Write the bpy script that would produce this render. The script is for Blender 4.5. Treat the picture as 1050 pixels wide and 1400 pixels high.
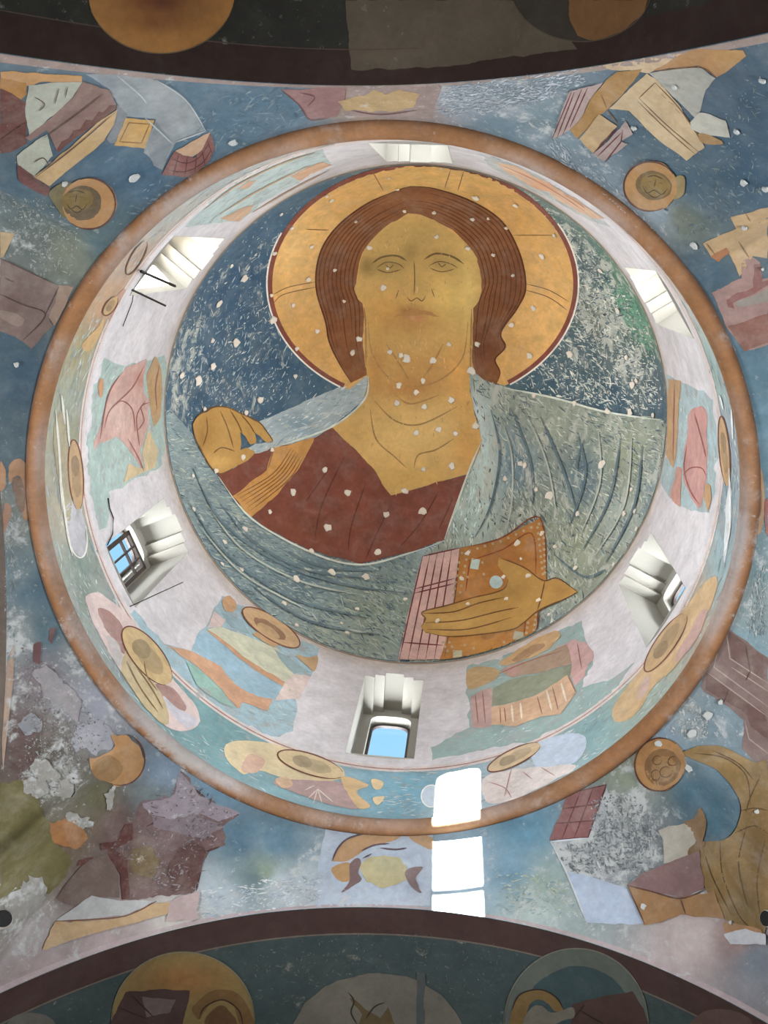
import bpy, bmesh, math, random
import numpy as np
from mathutils import Vector, Matrix
from mathutils.geometry import delaunay_2d_cdt
from mathutils.bvhtree import BVHTree

random.seed(7)
rng = np.random.default_rng(7)
for o in list(bpy.data.objects):
    bpy.data.objects.remove(o)
scene = bpy.context.scene
COL = scene.collection

# ------------------------------------------------------------------ camera, sky, sun, large lights, exposure
S = 2.0                       # metres per drum radius
F = 1450.0                    # focal length in pixels of the 1050 x 1400 frame
VX, VY = 649.0, 342.0         # where the zenith falls in the frame
AX, AY, H1, H2 = -0.2383, 0.6866, 2.8367, 4.1798   # drum axis / ring height / dome springing seen from the camera (radii)
ZD = H2 - H1                  # dome springing above the ring
HD = 0.86                     # dome rise
EYE = 1.5
ZR = H1 * S + EYE             # ring height above the floor, metres
zc = np.array([(VX - 525) / F, (VY - 700) / F, 1.0]); zc /= np.linalg.norm(zc)
xc = np.array([1.0, 0, 0]) - zc * zc[0]; xc /= np.linalg.norm(xc)
yc = np.cross(zc, xc)         # world y runs towards the foot of the picture
BAS = np.stack([xc, yc, zc])  # rows: world axes in camera coordinates (x right, y down, z forward)
CAM = np.array([-AX, -AY, -H1])

def sstep(a, b, x):
    t = min(max((x - a) / (b - a), 0), 1); return t * t * (3 - 2 * t)
def W(p):
    """drum units (ring centre = origin) -> metres"""
    return Vector((p[0] * S, p[1] * S, p[2] * S + ZR))

cam_d = bpy.data.cameras.new('camera')
cam = bpy.data.objects.new('camera', cam_d); COL.objects.link(cam)
cam_d.sensor_fit = 'VERTICAL'; cam_d.sensor_height = 36.0; cam_d.lens = 36.0 * F / 1400.0
cam_d.clip_start = 0.02; cam_d.clip_end = 300
right, down, fwd = BAS[:, 0], BAS[:, 1], BAS[:, 2]
M = Matrix(((right[0], -down[0], -fwd[0], 0), (right[1], -down[1], -fwd[1], 0), (right[2], -down[2], -fwd[2], 0), (0, 0, 0, 1)))
cam.matrix_world = Matrix.Translation(W(CAM)) @ M
scene.camera = cam

world = bpy.data.worlds.new('sky'); scene.world = world; world.use_nodes = True
bg = world.node_tree.nodes['Background']
bg.inputs[0].default_value = (0.33, 0.66, 0.95, 1); bg.inputs[1].default_value = 0.55

SUN_DIR = Vector((0.182, 2.23, -0.80)).normalized()
sun_d = bpy.data.lights.new('sun', 'SUN'); sun_d.energy = 110.0; sun_d.angle = 0.004; sun_d.color = (1, 0.95, 0.86)
sun = bpy.data.objects.new('sun', sun_d); COL.objects.link(sun)
sun.location = (0, -30, 30)
sun.rotation_euler = SUN_DIR.to_track_quat('-Z', 'Y').to_euler()

WIN = [93.0, 158.0, -140.0, -88.0, -32.0, 28.0]     # drum windows, degrees round the axis
WIN_POWER = [34, 34, 34, 34, 34, 34]
def daylight(name, loc, aim, w, h, power, col):
    d = bpy.data.lights.new(name, 'AREA'); d.shape = 'RECTANGLE'; d.size = w; d.size_y = h; d.energy = power; d.color = col
    o = bpy.data.objects.new(name, d); COL.objects.link(o); o.location = loc
    o.rotation_euler = Vector(aim).to_track_quat('-Z', 'Y').to_euler()
    return o
for k, a in enumerate(WIN):   # daylight falling in through the lower part of each drum window
    n = Vector((math.cos(math.radians(a)), math.sin(math.radians(a)), 0))
    daylight('window_daylight', W(n * 1.42 + Vector((0, 0, 0.88))), -n, 0.45, 0.9, WIN_POWER[k], (0.94, 0.97, 1.0))
for sx in (-1, 1):            # unseen nave windows, added to fill the dome from below
    daylight('nave_fill', W((sx * 2.52, 0.0, -2.0)), (-sx, 0, 0.12), 1.3, 2.2, 255, (0.93, 0.97, 1.0))
scene.view_settings.view_transform = 'Standard'
scene.view_settings.look = 'None'
scene.view_settings.exposure = 1.05
scene.view_settings.gamma = 1.0
scene.view_settings.use_curve_mapping = False

# ------------------------------------------------------------------ colour and materials
GAIN = 0.70
SGAIN = {'dome': 2.15, 'drum': 1.5}      # lifts dome and drum colours to make up for weak light there
def lin(c):
    c = np.asarray(c, float) / 255.0
    l = np.where(c <= 0.04045, c / 12.92, ((c + 0.055) / 1.055) ** 2.4)
    return l * 0.84 + 0.16 * (l @ np.array([.2126, .7152, .0722]))     # mineral pigments are a little greyed
def alb(c, g=None):
    return cap(lin(c) * (GAIN if g is None else g))
def cap(a, top=0.9):
    a = np.asarray(a, float); return a / np.maximum(1.0, a.max(-1, keepdims=True) / top)

def new_mat(name):
    m = bpy.data.materials.new(name); m.use_nodes = True
    nt = m.node_tree
    return m, nt, nt.nodes['Principled BSDF']

def fresco_mat(name, wear_col, wear_scale, stretch=(1, 1, 1), rot=0.0, var=0.35, grain=0.25, rough=0.9, distort=0.25, soft=0.10, bump=0.25, mids=0.3, haze=0.16, wg=None):
    """paint colour comes from the surface's own pigment attribute, its alpha says how worn it is"""
    m, nt, p = new_mat(name); N = nt.nodes.new; L = nt.links.new
    at = N('ShaderNodeAttribute'); at.attribute_name = 'Col'
    geo = N('ShaderNodeNewGeometry')
    mp = N('ShaderNodeMapping'); mp.inputs['Scale'].default_value = stretch; mp.inputs['Rotation'].default_value = (0, 0, rot)
    L(geo.outputs['Position'], mp.inputs['Vector'])
    def noise(scale, det, rgh, dist, vec):
        n = N('ShaderNodeTexNoise'); n.inputs['Scale'].default_value = scale; n.inputs['Detail'].default_value = det
        n.inputs['Roughness'].default_value = rgh; n.inputs['Distortion'].default_value = dist
        L(vec, n.inputs['Vector']); return n.outputs['Fac']
    def math_(op, a, b, c=None):
        n = N('ShaderNodeMath'); n.operation = op
        for i, v in enumerate((a, b, c)):
            if v is None: continue
            if isinstance(v, (int, float)): n.inputs[i].default_value = v
            else: L(v, n.inputs[i])
        return n.outputs[0]
    big = noise(2.2, 5, 0.6, 0.5, geo.outputs['Position'])
    fine = noise(26, 4, 0.7, 0.2, mp.outputs['Vector'])
    v1 = math_('MULTIPLY_ADD', big, var * 2, 1 - var)
    v2 = math_('MULTIPLY_ADD', fine, grain * 2, 1 - grain)
    mid = noise(7.5, 7, 0.65, 0.4, mp.outputs['Vector'])
    v3 = math_('MULTIPLY_ADD', mid, mids * 2, 1 - mids)
    vv = math_('MULTIPLY', math_('MULTIPLY', v1, v2), v3)
    mul = N('ShaderNodeVectorMath'); mul.operation = 'SCALE'
    hz = N('ShaderNodeMapRange'); hz.inputs['From Min'].default_value = 0.46; hz.inputs['From Max'].default_value = 0.74; hz.inputs['To Max'].default_value = haze
    L(noise(5.0, 8, 0.7, 0.3, geo.outputs['Position']), hz.inputs['Value'])
    hm = N('ShaderNodeMix'); hm.data_type = 'RGBA'; L(hz.outputs[0], hm.inputs['Factor']); L(at.outputs['Color'], hm.inputs['A']); hm.inputs['B'].default_value = (*alb(wear_col, wg), 1)
    L(hm.outputs['Result'], mul.inputs[0]); L(vv, mul.inputs['Scale'])
    wn = noise(wear_scale, 9, 0.68, distort, mp.outputs['Vector'])
    thr = math_('MULTIPLY_ADD', at.outputs['Alpha'], -0.42, 0.80)
    d = math_('SUBTRACT', wn, thr)
    mr = N('ShaderNodeMapRange'); mr.interpolation_type = 'SMOOTHSTEP'
    mr.inputs['From Min'].default_value = -soft * 0.3; mr.inputs['From Max'].default_value = soft
    mr.inputs['To Max'].default_value = 0.9
    L(d, mr.inputs['Value'])
    wf = noise(wear_scale * 3.1, 6, 0.72, distort * .5, mp.outputs['Vector'])
    d2 = math_('SUBTRACT', wf, math_('MULTIPLY_ADD', at.outputs['Alpha'], -0.34, 0.78))
    mr2 = N('ShaderNodeMapRange'); mr2.interpolation_type = 'SMOOTHSTEP'
    mr2.inputs['From Min'].default_value = -0.03; mr2.inputs['From Max'].default_value = 0.10; mr2.inputs['To Max'].default_value = 0.8
    L(d2, mr2.inputs['Value'])
    wmask = math_('MAXIMUM', mr.outputs[0], mr2.outputs[0])
    mix = N('ShaderNodeMix'); mix.data_type = 'RGBA'
    L(wmask, mix.inputs['Factor']); L(mul.outputs[0], mix.inputs['A'])
    mix.inputs['B'].default_value = (*alb(wear_col, wg), 1)
    L(mix.outputs['Result'], p.inputs['Base Color'])
    p.inputs['Roughness'].default_value = rough
    p.inputs['Specular IOR Level'].default_value = 0.25
    b = N('ShaderNodeBump'); b.inputs['Strength'].default_value = bump; b.inputs['Distance'].default_value = 0.01
    hb = math_('ADD', fine, math_('MULTIPLY', wmask, -0.6))
    L(hb, b.inputs['Height']); L(b.outputs[0], p.inputs['Normal'])
    return m

MAT = {
    'paint':   fresco_mat('fresco_paint', (206, 198, 186), 9.0, var=0.24, grain=0.22, mids=.38, haze=.2),
    'dome':    fresco_mat('fresco_dome_ground', (196, 198, 186), 10.0, (1, 0.45, 0.6), 0.6, var=0.25, grain=0.22, distort=0.35, wg=1.05),
    'mantle':  fresco_mat('fresco_mantle', (188, 194, 182), 9.0, (0.35, 1.25, 0.7), 0.35, var=0.3, grain=0.25, distort=0.5, wg=1.05),
    'shawl':   fresco_mat('fresco_shawl', (196, 198, 184), 8.0, (1.2, 0.4, 0.7), 0.35, var=0.3, grain=0.25, distort=0.5, wg=1.05),
    'wall':    fresco_mat('fresco_wall', (188, 190, 188), 7.0, var=0.3, grain=0.22),
    'plaster': fresco_mat('lime_plaster', (190, 178, 172), 3.0, var=0.1, grain=0.06, bump=0.12, mids=.06, haze=.1),
    'skin':    fresco_mat('fresco_skin', (214, 178, 110), 12.0, var=0.2, grain=0.16, mids=.22, haze=.08, wg=1.2),
    'dark':    fresco_mat('fresco_soffit_dim', (120, 118, 108), 10.0, var=0.4, grain=0.25, haze=.06),  # soffit paint, with the weak light there dimmed into its colour
    'cornice': fresco_mat('painted_cornice', (176, 166, 160), 5.0, var=0.4, grain=0.3, soft=0.2),
}
def flat_mat(name, col, rough=0.6, g=1.0, grain=0.12, metal=0.0):
    m, nt, p = new_mat(name); N = nt.nodes.new; L = nt.links.new
    n = N('ShaderNodeTexNoise'); n.inputs['Scale'].default_value = 18; n.inputs['Detail'].default_value = 5
    r = N('ShaderNodeMix'); r.data_type = 'RGBA'
    c = alb(col, g)
    r.inputs['A'].default_value = (*(c * (1 - grain)), 1); r.inputs['B'].default_value = (*np.clip(c * (1 + grain), 0, 0.95), 1)
    L(n.outputs['Fac'], r.inputs['Factor']); L(r.outputs['Result'], p.inputs['Base Color'])
    p.inputs['Roughness'].default_value = rough; p.inputs['Metallic'].default_value = metal
    return m
M_WHITE = flat_mat('whitewash', (214, 208, 194), 0.9, 0.5, 0.06)
M_FRAME = flat_mat('window_wood', (62, 50, 46), 0.5)
M_IRON = flat_mat('black_iron', (18, 18, 20), 0.5)
M_PIER = flat_mat('pier_plaster', (150, 140, 130), 0.9)
M_FLOOR = flat_mat('floor_stone', (130, 122, 114), 0.7)
M_CHIP = flat_mat('chip_plaster', (228, 216, 200), 0.95, 1.1)
M_CHIP2 = flat_mat('chip_grey_plaster', (186, 188, 184), 0.95, 0.72)  # greyer, duller chips for the pendentives
M_HOLE = flat_mat('jar_mouth_shade', (14, 13, 13), 0.95)
def glass_mat():
    m, nt, p = new_mat('window_glass'); N = nt.nodes.new; L = nt.links.new
    nt.nodes.remove(p)
    t = N('ShaderNodeBsdfTransparent'); t.inputs[0].default_value = (0.95, 0.97, 0.98, 1)
    g = N('ShaderNodeBsdfGlossy'); g.inputs['Roughness'].default_value = 0.05
    mx = N('ShaderNodeMixShader'); mx.inputs[0].default_value = 0.05; L(t.outputs[0], mx.inputs[1]); L(g.outputs[0], mx.inputs[2])
    L(mx.outputs[0], nt.nodes['Material Output'].inputs[0])
    return m
M_GLASS = glass_mat()

# ------------------------------------------------------------------ object helpers
def mesh_obj(name, verts, faces, mat, parent=None, origin=None, cols=None, smooth=True):
    """verts in metres (world); origin = world point the mesh is measured from"""
    o0 = Vector(origin) if origin is not None else Vector((0, 0, 0))
    me = bpy.data.meshes.new(name)
    me.from_pydata([tuple(Vector(v) - o0) for v in verts], [], faces)
    if cols is not None:
        ca = me.color_attributes.new('Col', 'FLOAT_COLOR', 'POINT')
        ca.data.foreach_set('color', np.asarray(cols, np.float32).ravel())
    if smooth:
        me.polygons.foreach_set('use_smooth', [True] * len(me.polygons))
    me.materials.append(mat); me.update()
    o = bpy.data.objects.new(name, me); COL.objects.link(o)
    if parent is not None: o.parent = parent
    if parent is None: o.location = o0
    elif origin is not None and parent.type != 'EMPTY': o.location = o0
    return o
def struct(o, label=None):
    o['kind'] = 'structure'
    if label: o['label'] = label
    return o
def tag(o, label, cat, group=None):
    o['label'] = label; o['category'] = cat
    if group: o['group'] = group
    return o

# ------------------------------------------------------------------ where a line of sight meets the painted surfaces
def rays(p):
    p = np.atleast_2d(np.asarray(p, float))
    d = np.stack([(p[:, 0] - 525) / F, (p[:, 1] - 700) / F, np.ones(len(p))], 1)
    return d @ BAS.T
def pixel_of(P):
    c = (np.atleast_2d(P) - CAM) @ BAS
    return np.stack([525 + F * c[:, 0] / c[:, 2], 700 + F * c[:, 1] / c[:, 2]], 1)

def on_dome(p):
    d = rays(p); o = CAM - np.array([0, 0, ZD]); k = np.array([1, 1, 1 / HD])
    # keep points inside the springing circle
    t0 = (ZD - CAM[2]) / d[:, 2]; q = CAM + d * t0[:, None]; r = np.hypot(q[:, 0], q[:, 1])
    s = np.where(r > 0.997, 0.997 / r, 1.0); q[:, :2] *= s[:, None]
    d = q - CAM
    dk, ok = d * k, o * k
    A = (dk ** 2).sum(1); B = 2 * dk @ ok; C = ok @ ok - 1
    t = (-B + np.sqrt(np.maximum(B * B - 4 * A * C, 0))) / (2 * A)
    P = CAM + d * t[:, None]
    n = -(P - np.array([0, 0, ZD])) * k * k; n /= np.linalg.norm(n, axis=1)[:, None]
    return P, n
def on_drum(p, zlo=0.03, zhi=None):
    d = rays(p); A = (d[:, :2] ** 2).sum(1); B = 2 * d[:, :2] @ CAM[:2]; C = CAM[:2] @ CAM[:2] - 1
    t = (-B + np.sqrt(np.maximum(B * B - 4 * A * C, 0))) / (2 * A)
    P = CAM + d * t[:, None]
    P[:, 2] = np.clip(P[:, 2], zlo, ZD - 0.004 if zhi is None else zhi)
    n = np.stack([-P[:, 0], -P[:, 1], P[:, 0] * 0], 1)
    return P, n / np.linalg.norm(n, axis=1)[:, None]
BVH = {}
def on_mesh(key):
    def fn(p):
        d = rays(p); bv = BVH[key]; c = np.asarray(p, float).mean(0)
        Ps, Ns = [], []
        for i in range(len(d)):
            q = np.asarray(p[i], float); hit = None
            for step in range(14):
                dd = rays(q)[0]
                h = bv.ray_cast(Vector(CAM), Vector(dd).normalized())
                if h[0] is not None: hit = h; break
                q = q + (c - q) * 0.08
            if hit is None: hit = (Vector(CAM + dd * 2.5), Vector((0, 0, -1)))
            nn = Vector(hit[1])
            if nn.dot(Vector(dd)) > 0: nn = -nn
            Ps.append(hit[0]); Ns.append(nn)
        return np.array([tuple(v) for v in Ps]), np.array([tuple(v) for v in Ns])
    return fn
SURF = {'dome': on_dome, 'drum': on_drum, 'pend': on_mesh('pend'), 'arch': on_mesh('arch')}

def blend_points(P, ctrl, surf, power=3.0, soft=0.02):
    """pigment of each point from samples (x, y, rgb, wear) carried onto the surface"""
    Q, _ = SURF[surf](np.array([(c[0], c[1]) for c in ctrl], float))
    colr = np.array([lin(c[2]) * GAIN * SGAIN.get(surf, 1) for c in ctrl]); wr = np.array([c[3] for c in ctrl])
    out = np.zeros((len(P), 4))
    for a in range(0, len(P), 4000):
        dd = np.linalg.norm(P[a:a + 4000, None] - Q[None], axis=2) ** 2 + soft ** 2
        w = dd ** (-power / 2); w /= w.sum(1)[:, None]
        out[a:a + 4000, :3] = cap(w @ colr); out[a:a + 4000, 3] = w @ wr
    return out

# ------------------------------------------------------------------ structure: dome
DOME_CTRL = [  # x, y, pigment, wear
    (300, 470, (56, 90, 116), .52), (280, 540, (60, 90, 112), .58), (250, 480, (74, 104, 124), .68), (330, 380, (58, 92, 120), .5), (400, 480, (56, 90, 116), .48),
    (360, 320, (66, 98, 122), .42), (430, 262, (78, 108, 128), .42), (520, 232, (110, 130, 140), .5), (420, 540, (70, 102, 124), .36),
    (640, 234, (120, 134, 136), .55), (720, 290, (104, 130, 124), .6), (800, 360, (84, 104, 108), .72), (850, 400, (76, 132, 104), .66), (880, 450, (84, 136, 108), .66),
    (820, 440, (110, 118, 104), .85), (790, 480, (78, 104, 112), .6), (860, 500, (96, 110, 108), .75), (760, 520, (66, 98, 114), .5), (840, 545, (62, 92, 110), .5),
    (900, 520, (80, 100, 110), .55), (900, 550, (70, 96, 112), .45)]
na, nr = 288, 100
V, Fc = [], []
for j in range(nr + 1):
    ph = math.pi / 2 * j / nr
    r = math.cos(ph) if j < nr else 0.0
    for i in range(na):
        a = 2 * math.pi * i / na
        V.append((r * math.cos(a), r * math.sin(a), ZD + HD * math.sin(ph)))
for j in range(nr):
    for i in range(na):
        k = (i + 1) % na
        Fc.append((j * na + i, (j + 1) * na + i, (j + 1) * na + k, j * na + k))
Vn = np.array(V)
cols = blend_points(Vn, DOME_CTRL, 'dome'); cols[:, :3] *= 0.72
ceiling = mesh_obj('ceiling', [W(v) for v in V], Fc, MAT['dome'], cols=cols)
struct(ceiling, 'blue frescoed inside of the dome above the drum')

# ------------------------------------------------------------------ structure: drum wall with six window openings
HALF = 6.8
SILL = 0.47
STEP_T = [-HALF, -4.5, -2.2, 2.2, 4.5, HALF]
STEP_Z = [1.15, 1.18, 1.21, 1.18, 1.15]
angs = []
for a in np.arange(-180, 180, 0.75):
    if all(abs((a - c + 180) % 360 - 180) > HALF + 0.3 for c in WIN): angs.append(a)
for c in WIN:
    for t in STEP_T: angs.append((c + t + 180) % 360 - 180)
    for a, b in zip(STEP_T[:-1], STEP_T[1:]):
        angs.append((c + (a + b) / 2 + 180) % 360 - 180)
angs = sorted(set(np.round(angs, 4)))
BAND = 0.405
rows = sorted(set(np.round(list(np.linspace(0, BAND - .003, 30)) + [BAND + .003] + list(np.linspace(0.43, SILL, 4)) + list(np.linspace(SILL, 1.15, 40)) + [1.165, 1.18, 1.195, 1.21] + list(np.linspace(1.24, ZD, 8)), 5)))
DRUM_CTRL = [
    (300, 1000, (104, 146, 150), .5), (250, 960, (110, 150, 152), .5), (180, 880, (150, 150, 150), .55), (110, 780, (128, 142, 132), .6), (90, 700, (170, 160, 140), .6), (95, 620, (140, 140, 116), .6),
    (95, 540, (150, 156, 138), .6), (110, 480, (160, 150, 110), .5), (140, 420, (186, 146, 110), .5), (180, 360, (176, 150, 130), .55), (230, 300, (170, 168, 160), .55), (300, 240, (160, 176, 176), .5),
    (380, 200, (186, 166, 150), .5), (470, 186, (200, 186, 176), .5), (560, 180, (196, 190, 186), .5), (660, 200, (190, 190, 196), .5), (760, 245, (196, 170, 150), .5), (850, 310, (196, 176, 160), .5),
    (930, 420, (190, 180, 172), .5), (975, 510, (150, 176, 170), .6), (996, 600, (140, 150, 160), .7), (1000, 690, (130, 150, 160), .7), (985, 770, (140, 164, 168), .6), (950, 840, (180, 150, 118), .5),
    (880, 940, (150, 166, 150), .5), (800, 1010, (120, 158, 160), .5), (720, 1060, (170, 178, 184), .5), (640, 1090, (150, 176, 190), .5), (560, 1085, (104, 156, 176), .45), (520, 1080, (110, 158, 176), .45), (450, 1070, (140, 170, 180), .5), (370, 1050, (120, 160, 168), .5)]
V, idx = [], {}
for j, z in enumerate(rows):
    for i, a in enumerate(angs):
        idx[i, j] = len(V); V.append((math.cos(math.radians(a)), math.sin(math.radians(a)), z))
Fc = []
n_a = len(angs)
def in_window(a0, a1, z0, z1):
    m = (a0 + a1) / 2; zm = (z0 + z1) / 2
    for c in WIN:
        d = (m - c + 180) % 360 - 180
        if abs(d) < HALF:
            for k in range(5):
                if STEP_T[k] < d < STEP_T[k + 1]: return SILL < zm < STEP_Z[k]
    return False
for j in range(len(rows) - 1):
    for i in range(n_a):
        k = (i + 1) % n_a
        a0, a1 = angs[i], angs[k] + (360 if k == 0 else 0)
        if not in_window(a0, a1, rows[j], rows[j + 1]):
            Fc.append((idx[i, j], idx[i, j + 1], idx[k, j + 1], idx[k, j]))
Vn = np.array(V)
cb = blend_points(Vn, DRUM_CTRL, 'drum')
pl = np.array([*alb((216, 209, 212), .92), 0.1]); rim = np.array([*alb((202, 188, 178), .92), 0.3])
zz = Vn[:, 2]
cols = np.where((zz < BAND)[:, None], cb, pl)
w = np.clip((zz - 1.2) / 0.12, 0, 1)[:, None]
cols = np.where((zz > 1.2)[:, None], pl * (1 - w) + rim * w, cols)
drum = mesh_obj('wall_drum', [W(v) for v in V], Fc, MAT['wall'], cols=cols)
struct(drum, 'pale round drum wall with six windows under the dome')

# ------------------------------------------------------------------ structure: round cornice
V, Fc, cc = [], [], []
nt_, ntube = 360, 20
for i in range(nt_):
    a = 2 * math.pi * i / nt_
    wob = 0.0012 * math.sin(a * 3) + 0.0006 * math.sin(a * 7 + 1)
    for j in range(ntube):
        b = 2 * math.pi * j / ntube
        r = 0.988 + (0.027 + wob) * math.cos(b); z = 0.004 + (0.027 + wob) * math.sin(b)
        V.append((r * math.cos(a), r * math.sin(a), z))
        ad = math.degrees(a)
        grey = max(math.exp(-((ad - 128) / 16) ** 2), 0.55 * math.exp(-((ad - 158) / 14) ** 2), 0.7 * math.exp(-((ad - 5) / 12) ** 2), 0.6 * math.exp(-((ad - 97) / 8) ** 2), 0.3 * math.exp(-((ad - 225) / 20) ** 2))
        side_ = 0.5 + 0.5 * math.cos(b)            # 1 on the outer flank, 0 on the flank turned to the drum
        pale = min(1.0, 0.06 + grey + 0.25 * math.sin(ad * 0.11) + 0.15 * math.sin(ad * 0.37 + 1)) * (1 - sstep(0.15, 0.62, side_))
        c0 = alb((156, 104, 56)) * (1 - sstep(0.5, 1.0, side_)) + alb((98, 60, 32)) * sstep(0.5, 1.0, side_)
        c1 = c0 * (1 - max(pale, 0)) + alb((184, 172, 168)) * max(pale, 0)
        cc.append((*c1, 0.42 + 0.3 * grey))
for i in range(nt_):
    for j in range(ntube):
        i2, j2 = (i + 1) % nt_, (j + 1) % ntube
        Fc.append((i * ntube + j, i2 * ntube + j, i2 * ntube + j2, i * ntube + j2))
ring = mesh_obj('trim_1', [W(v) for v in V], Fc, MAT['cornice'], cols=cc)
struct(ring, 'rounded brown cornice ring running round the foot of the drum')

# ------------------------------------------------------------------ structure: pendentives and supporting arches
XL, XR, YN, YS = -1.062, 1.24, -1.06, 1.10
ZCOR = -1.25
def prof(side, s):
    if side == 'S': z = -0.228 - 0.38 * (s - 0.06) ** 2 - 0.10 * (s - 0.06) ** 4
    elif side == 'N': z = -0.205 - 1.0 * (s - 0.0) ** 2
    elif side == 'W': z = -0.06 - 0.30 * s * s
    else: z = 0.0 - 0.40 * s * s
    lim = (XR if s > 0 else -XL) if side in 'NS' else (YS if s > 0 else -YN)
    w_ = sstep(lim - 0.12, lim, abs(s))
    return z * (1 - w_) + ZCOR * w_
def boundary(a):
    c, s = math.cos(a), math.sin(a)
    tx = (XR if c > 0 else XL) / c if abs(c) > 1e-9 else 1e9
    ty = (YS if s > 0 else YN) / s if abs(s) > 1e-9 else 1e9
    if tx < ty: x, y = tx * c, tx * s; return (x, y, prof('E' if c > 0 else 'W', y))
    x, y = ty * c, ty * s; return (x, y, prof('S' if s > 0 else 'N', x))
PEND_CTRL = [
    # upper left
    (330, 150, (78, 110, 130), .3), (400, 150, (84, 116, 136), .3), (300, 200, (84, 112, 130), .3), (200, 240, (64, 98, 122), .25), (150, 220, (76, 104, 124), .3), (60, 290, (80, 100, 108), .5), (40, 340, (96, 104, 100), .6),
    (90, 350, (112, 116, 96), .5), (150, 330, (76, 104, 112), .35), (20, 260, (72, 98, 112), .3), (40, 520, (62, 88, 106), .3), (20, 600, (84, 104, 114), .4), (80, 430, (90, 104, 108), .3), (10, 480, (66, 90, 104), .3),
    # top
    (640, 140, (150, 160, 170), .7), (700, 150, (140, 152, 162), .7), (690, 170, (100, 126, 140), .5), (740, 160, (110, 132, 142), .6), (560, 150, (160, 140, 134), .5), (500, 140, (170, 140, 110), .5),
    # upper right
    (820, 240, (120, 138, 150), .6), (880, 190, (72, 98, 114), .45), (950, 260, (66, 94, 112), .3), (1010, 150, (62, 88, 108), .35), (1040, 240, (60, 90, 112), .3), (930, 300, (104, 110, 92), .4), (1000, 350, (84, 100, 108), .4), (970, 370, (70, 96, 112), .4),
    (900, 290, (140, 156, 168), .5), (1030, 520, (88, 120, 136), .4), (1045, 460, (80, 110, 128), .4),
    # right
    (1035, 580, (96, 130, 146), .4), (1040, 760, (110, 138, 144), .6), (1030, 820, (130, 146, 146), .7), (1005, 900, (120, 150, 160), .5),
    # lower right
    (960, 990, (110, 130, 140), .6), (930, 970, (140, 156, 160), .6), (880, 1130, (110, 116, 120), .8), (850, 1100, (120, 128, 118), .7), (820, 1180, (120, 128, 134), .85), (960, 1090, (64, 100, 118), .35), (985, 1120, (60, 96, 112), .3),
    (720, 1130, (92, 140, 164), .4), (700, 1190, (104, 146, 168), .4), (740, 1215, (140, 160, 150), .6), (730, 1230, (170, 184, 180), .6), (900, 1000, (120, 140, 156), .6), (860, 1060, (132, 140, 120), .6), (950, 1275, (190, 172, 168), .5), (1030, 1310, (120, 130, 142), .5),
    (1010, 1285, (160, 130, 124), .4),
    # bottom, with pale samples painting the wedge of light
    (380, 1150, (84, 120, 140), .35), (330, 1150, (76, 110, 130), .35), (350, 1200, (84, 112, 124), .5), (300, 1225, (170, 184, 192), .7), (380, 1210, (176, 190, 200), .7), (420, 1220, (180, 190, 196), .7), (250, 1260, (190, 180, 170), .5), (640, 1190, (150, 172, 190), .5), (360, 1195, (130, 146, 120), .5),
    # lower left
    (290, 1080, (110, 146, 170), .4), (230, 1050, (120, 140, 160), .5), (215, 1100, (104, 116, 118), .5), (90, 960, (140, 138, 146), .7), (60, 930, (120, 106, 110), .6), (70, 1000, (120, 112, 104), .6), (130, 960, (150, 152, 164), .6),
    (40, 1040, (90, 66, 62), .5), (60, 1030, (84, 76, 60), .5), (80, 1070, (110, 106, 92), .8), (130, 1090, (96, 92, 62), .4), (100, 1140, (110, 88, 66), .5), (20, 1150, (98, 90, 48), .25), (50, 1180, (100, 92, 50), .3), (30, 1240, (112, 110, 96), .85), (20, 870, (140, 146, 146), .75),
    (70, 860, (80, 110, 122), .4), (100, 900, (130, 136, 140), .6), (30, 780, (110, 130, 136), .6), (15, 720, (130, 136, 130), .7), (50, 800, (84, 112, 128), .35), (110, 880, (100, 130, 146), .4), (180, 980, (150, 164, 172), .5),
    (160, 1130, (110, 84, 78), .4), (120, 1210, (110, 90, 82), .4), (40, 1270, (170, 160, 160), .6), (120, 1310, (170, 150, 150), .5), (60, 1330, (160, 140, 140), .5), (40, 1000, (96, 70, 66), .5)]
nth, nrr = 720, 44
PV, PF = [], []
for j in range(nrr + 1):
    t = j / nrr
    for i in range(nth):
        a = -math.pi + 2 * math.pi * i / nth
        A = np.array((math.cos(a), math.sin(a), 0.0)); B = np.array(boundary(a)); Ld = np.linalg.norm(B - A)
        P = A + (B - A) * t + np.array((math.cos(a) * .8, math.sin(a) * .8, .5)) * 0.12 * Ld * Ld * t * (1 - t)
        PV.append(tuple(P))
for j in range(nrr):
    for i in range(nth):
        k = (i + 1) % nth
        PF.append((j * nth + i, j * nth + k, (j + 1) * nth + k, (j + 1) * nth + i))
BVH['pend'] = BVHTree.FromPolygons([Vector(v) for v in PV], PF)
PVn = np.array(PV)
pcols = blend_points(PVn, PEND_CTRL, 'pend', power=3.2)
PEND = {}
for nm, lab, q in (('wall_northwest', 'frescoed pendentive with rolled bolster and diamond shaped panel', (-1, -1)), ('wall_northeast', 'frescoed pendentive with beige lectern and seat', (1, -1)),
                   ('wall_southeast', 'frescoed pendentive with olive robed seated figure', (1, 1)), ('wall_southwest', 'damaged frescoed pendentive with olive patch and grey plaster losses', (-1, 1))):
    keep, remap, vs, cs, fs = [], {}, [], [], []
    for f in PF:
        c = PVn[list(f)].mean(0)
        if (c[0] >= 0) == (q[0] > 0) and (c[1] >= 0) == (q[1] > 0):
            g = []
            for v in f:
                if v not in remap:
                    remap[v] = len(vs); vs.append(W(PV[v])); cs.append(pcols[v])
                g.append(remap[v])
            fs.append(g)
    PEND[nm] = struct(mesh_obj(nm, vs, fs, MAT['wall'], cols=cs), lab)

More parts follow.
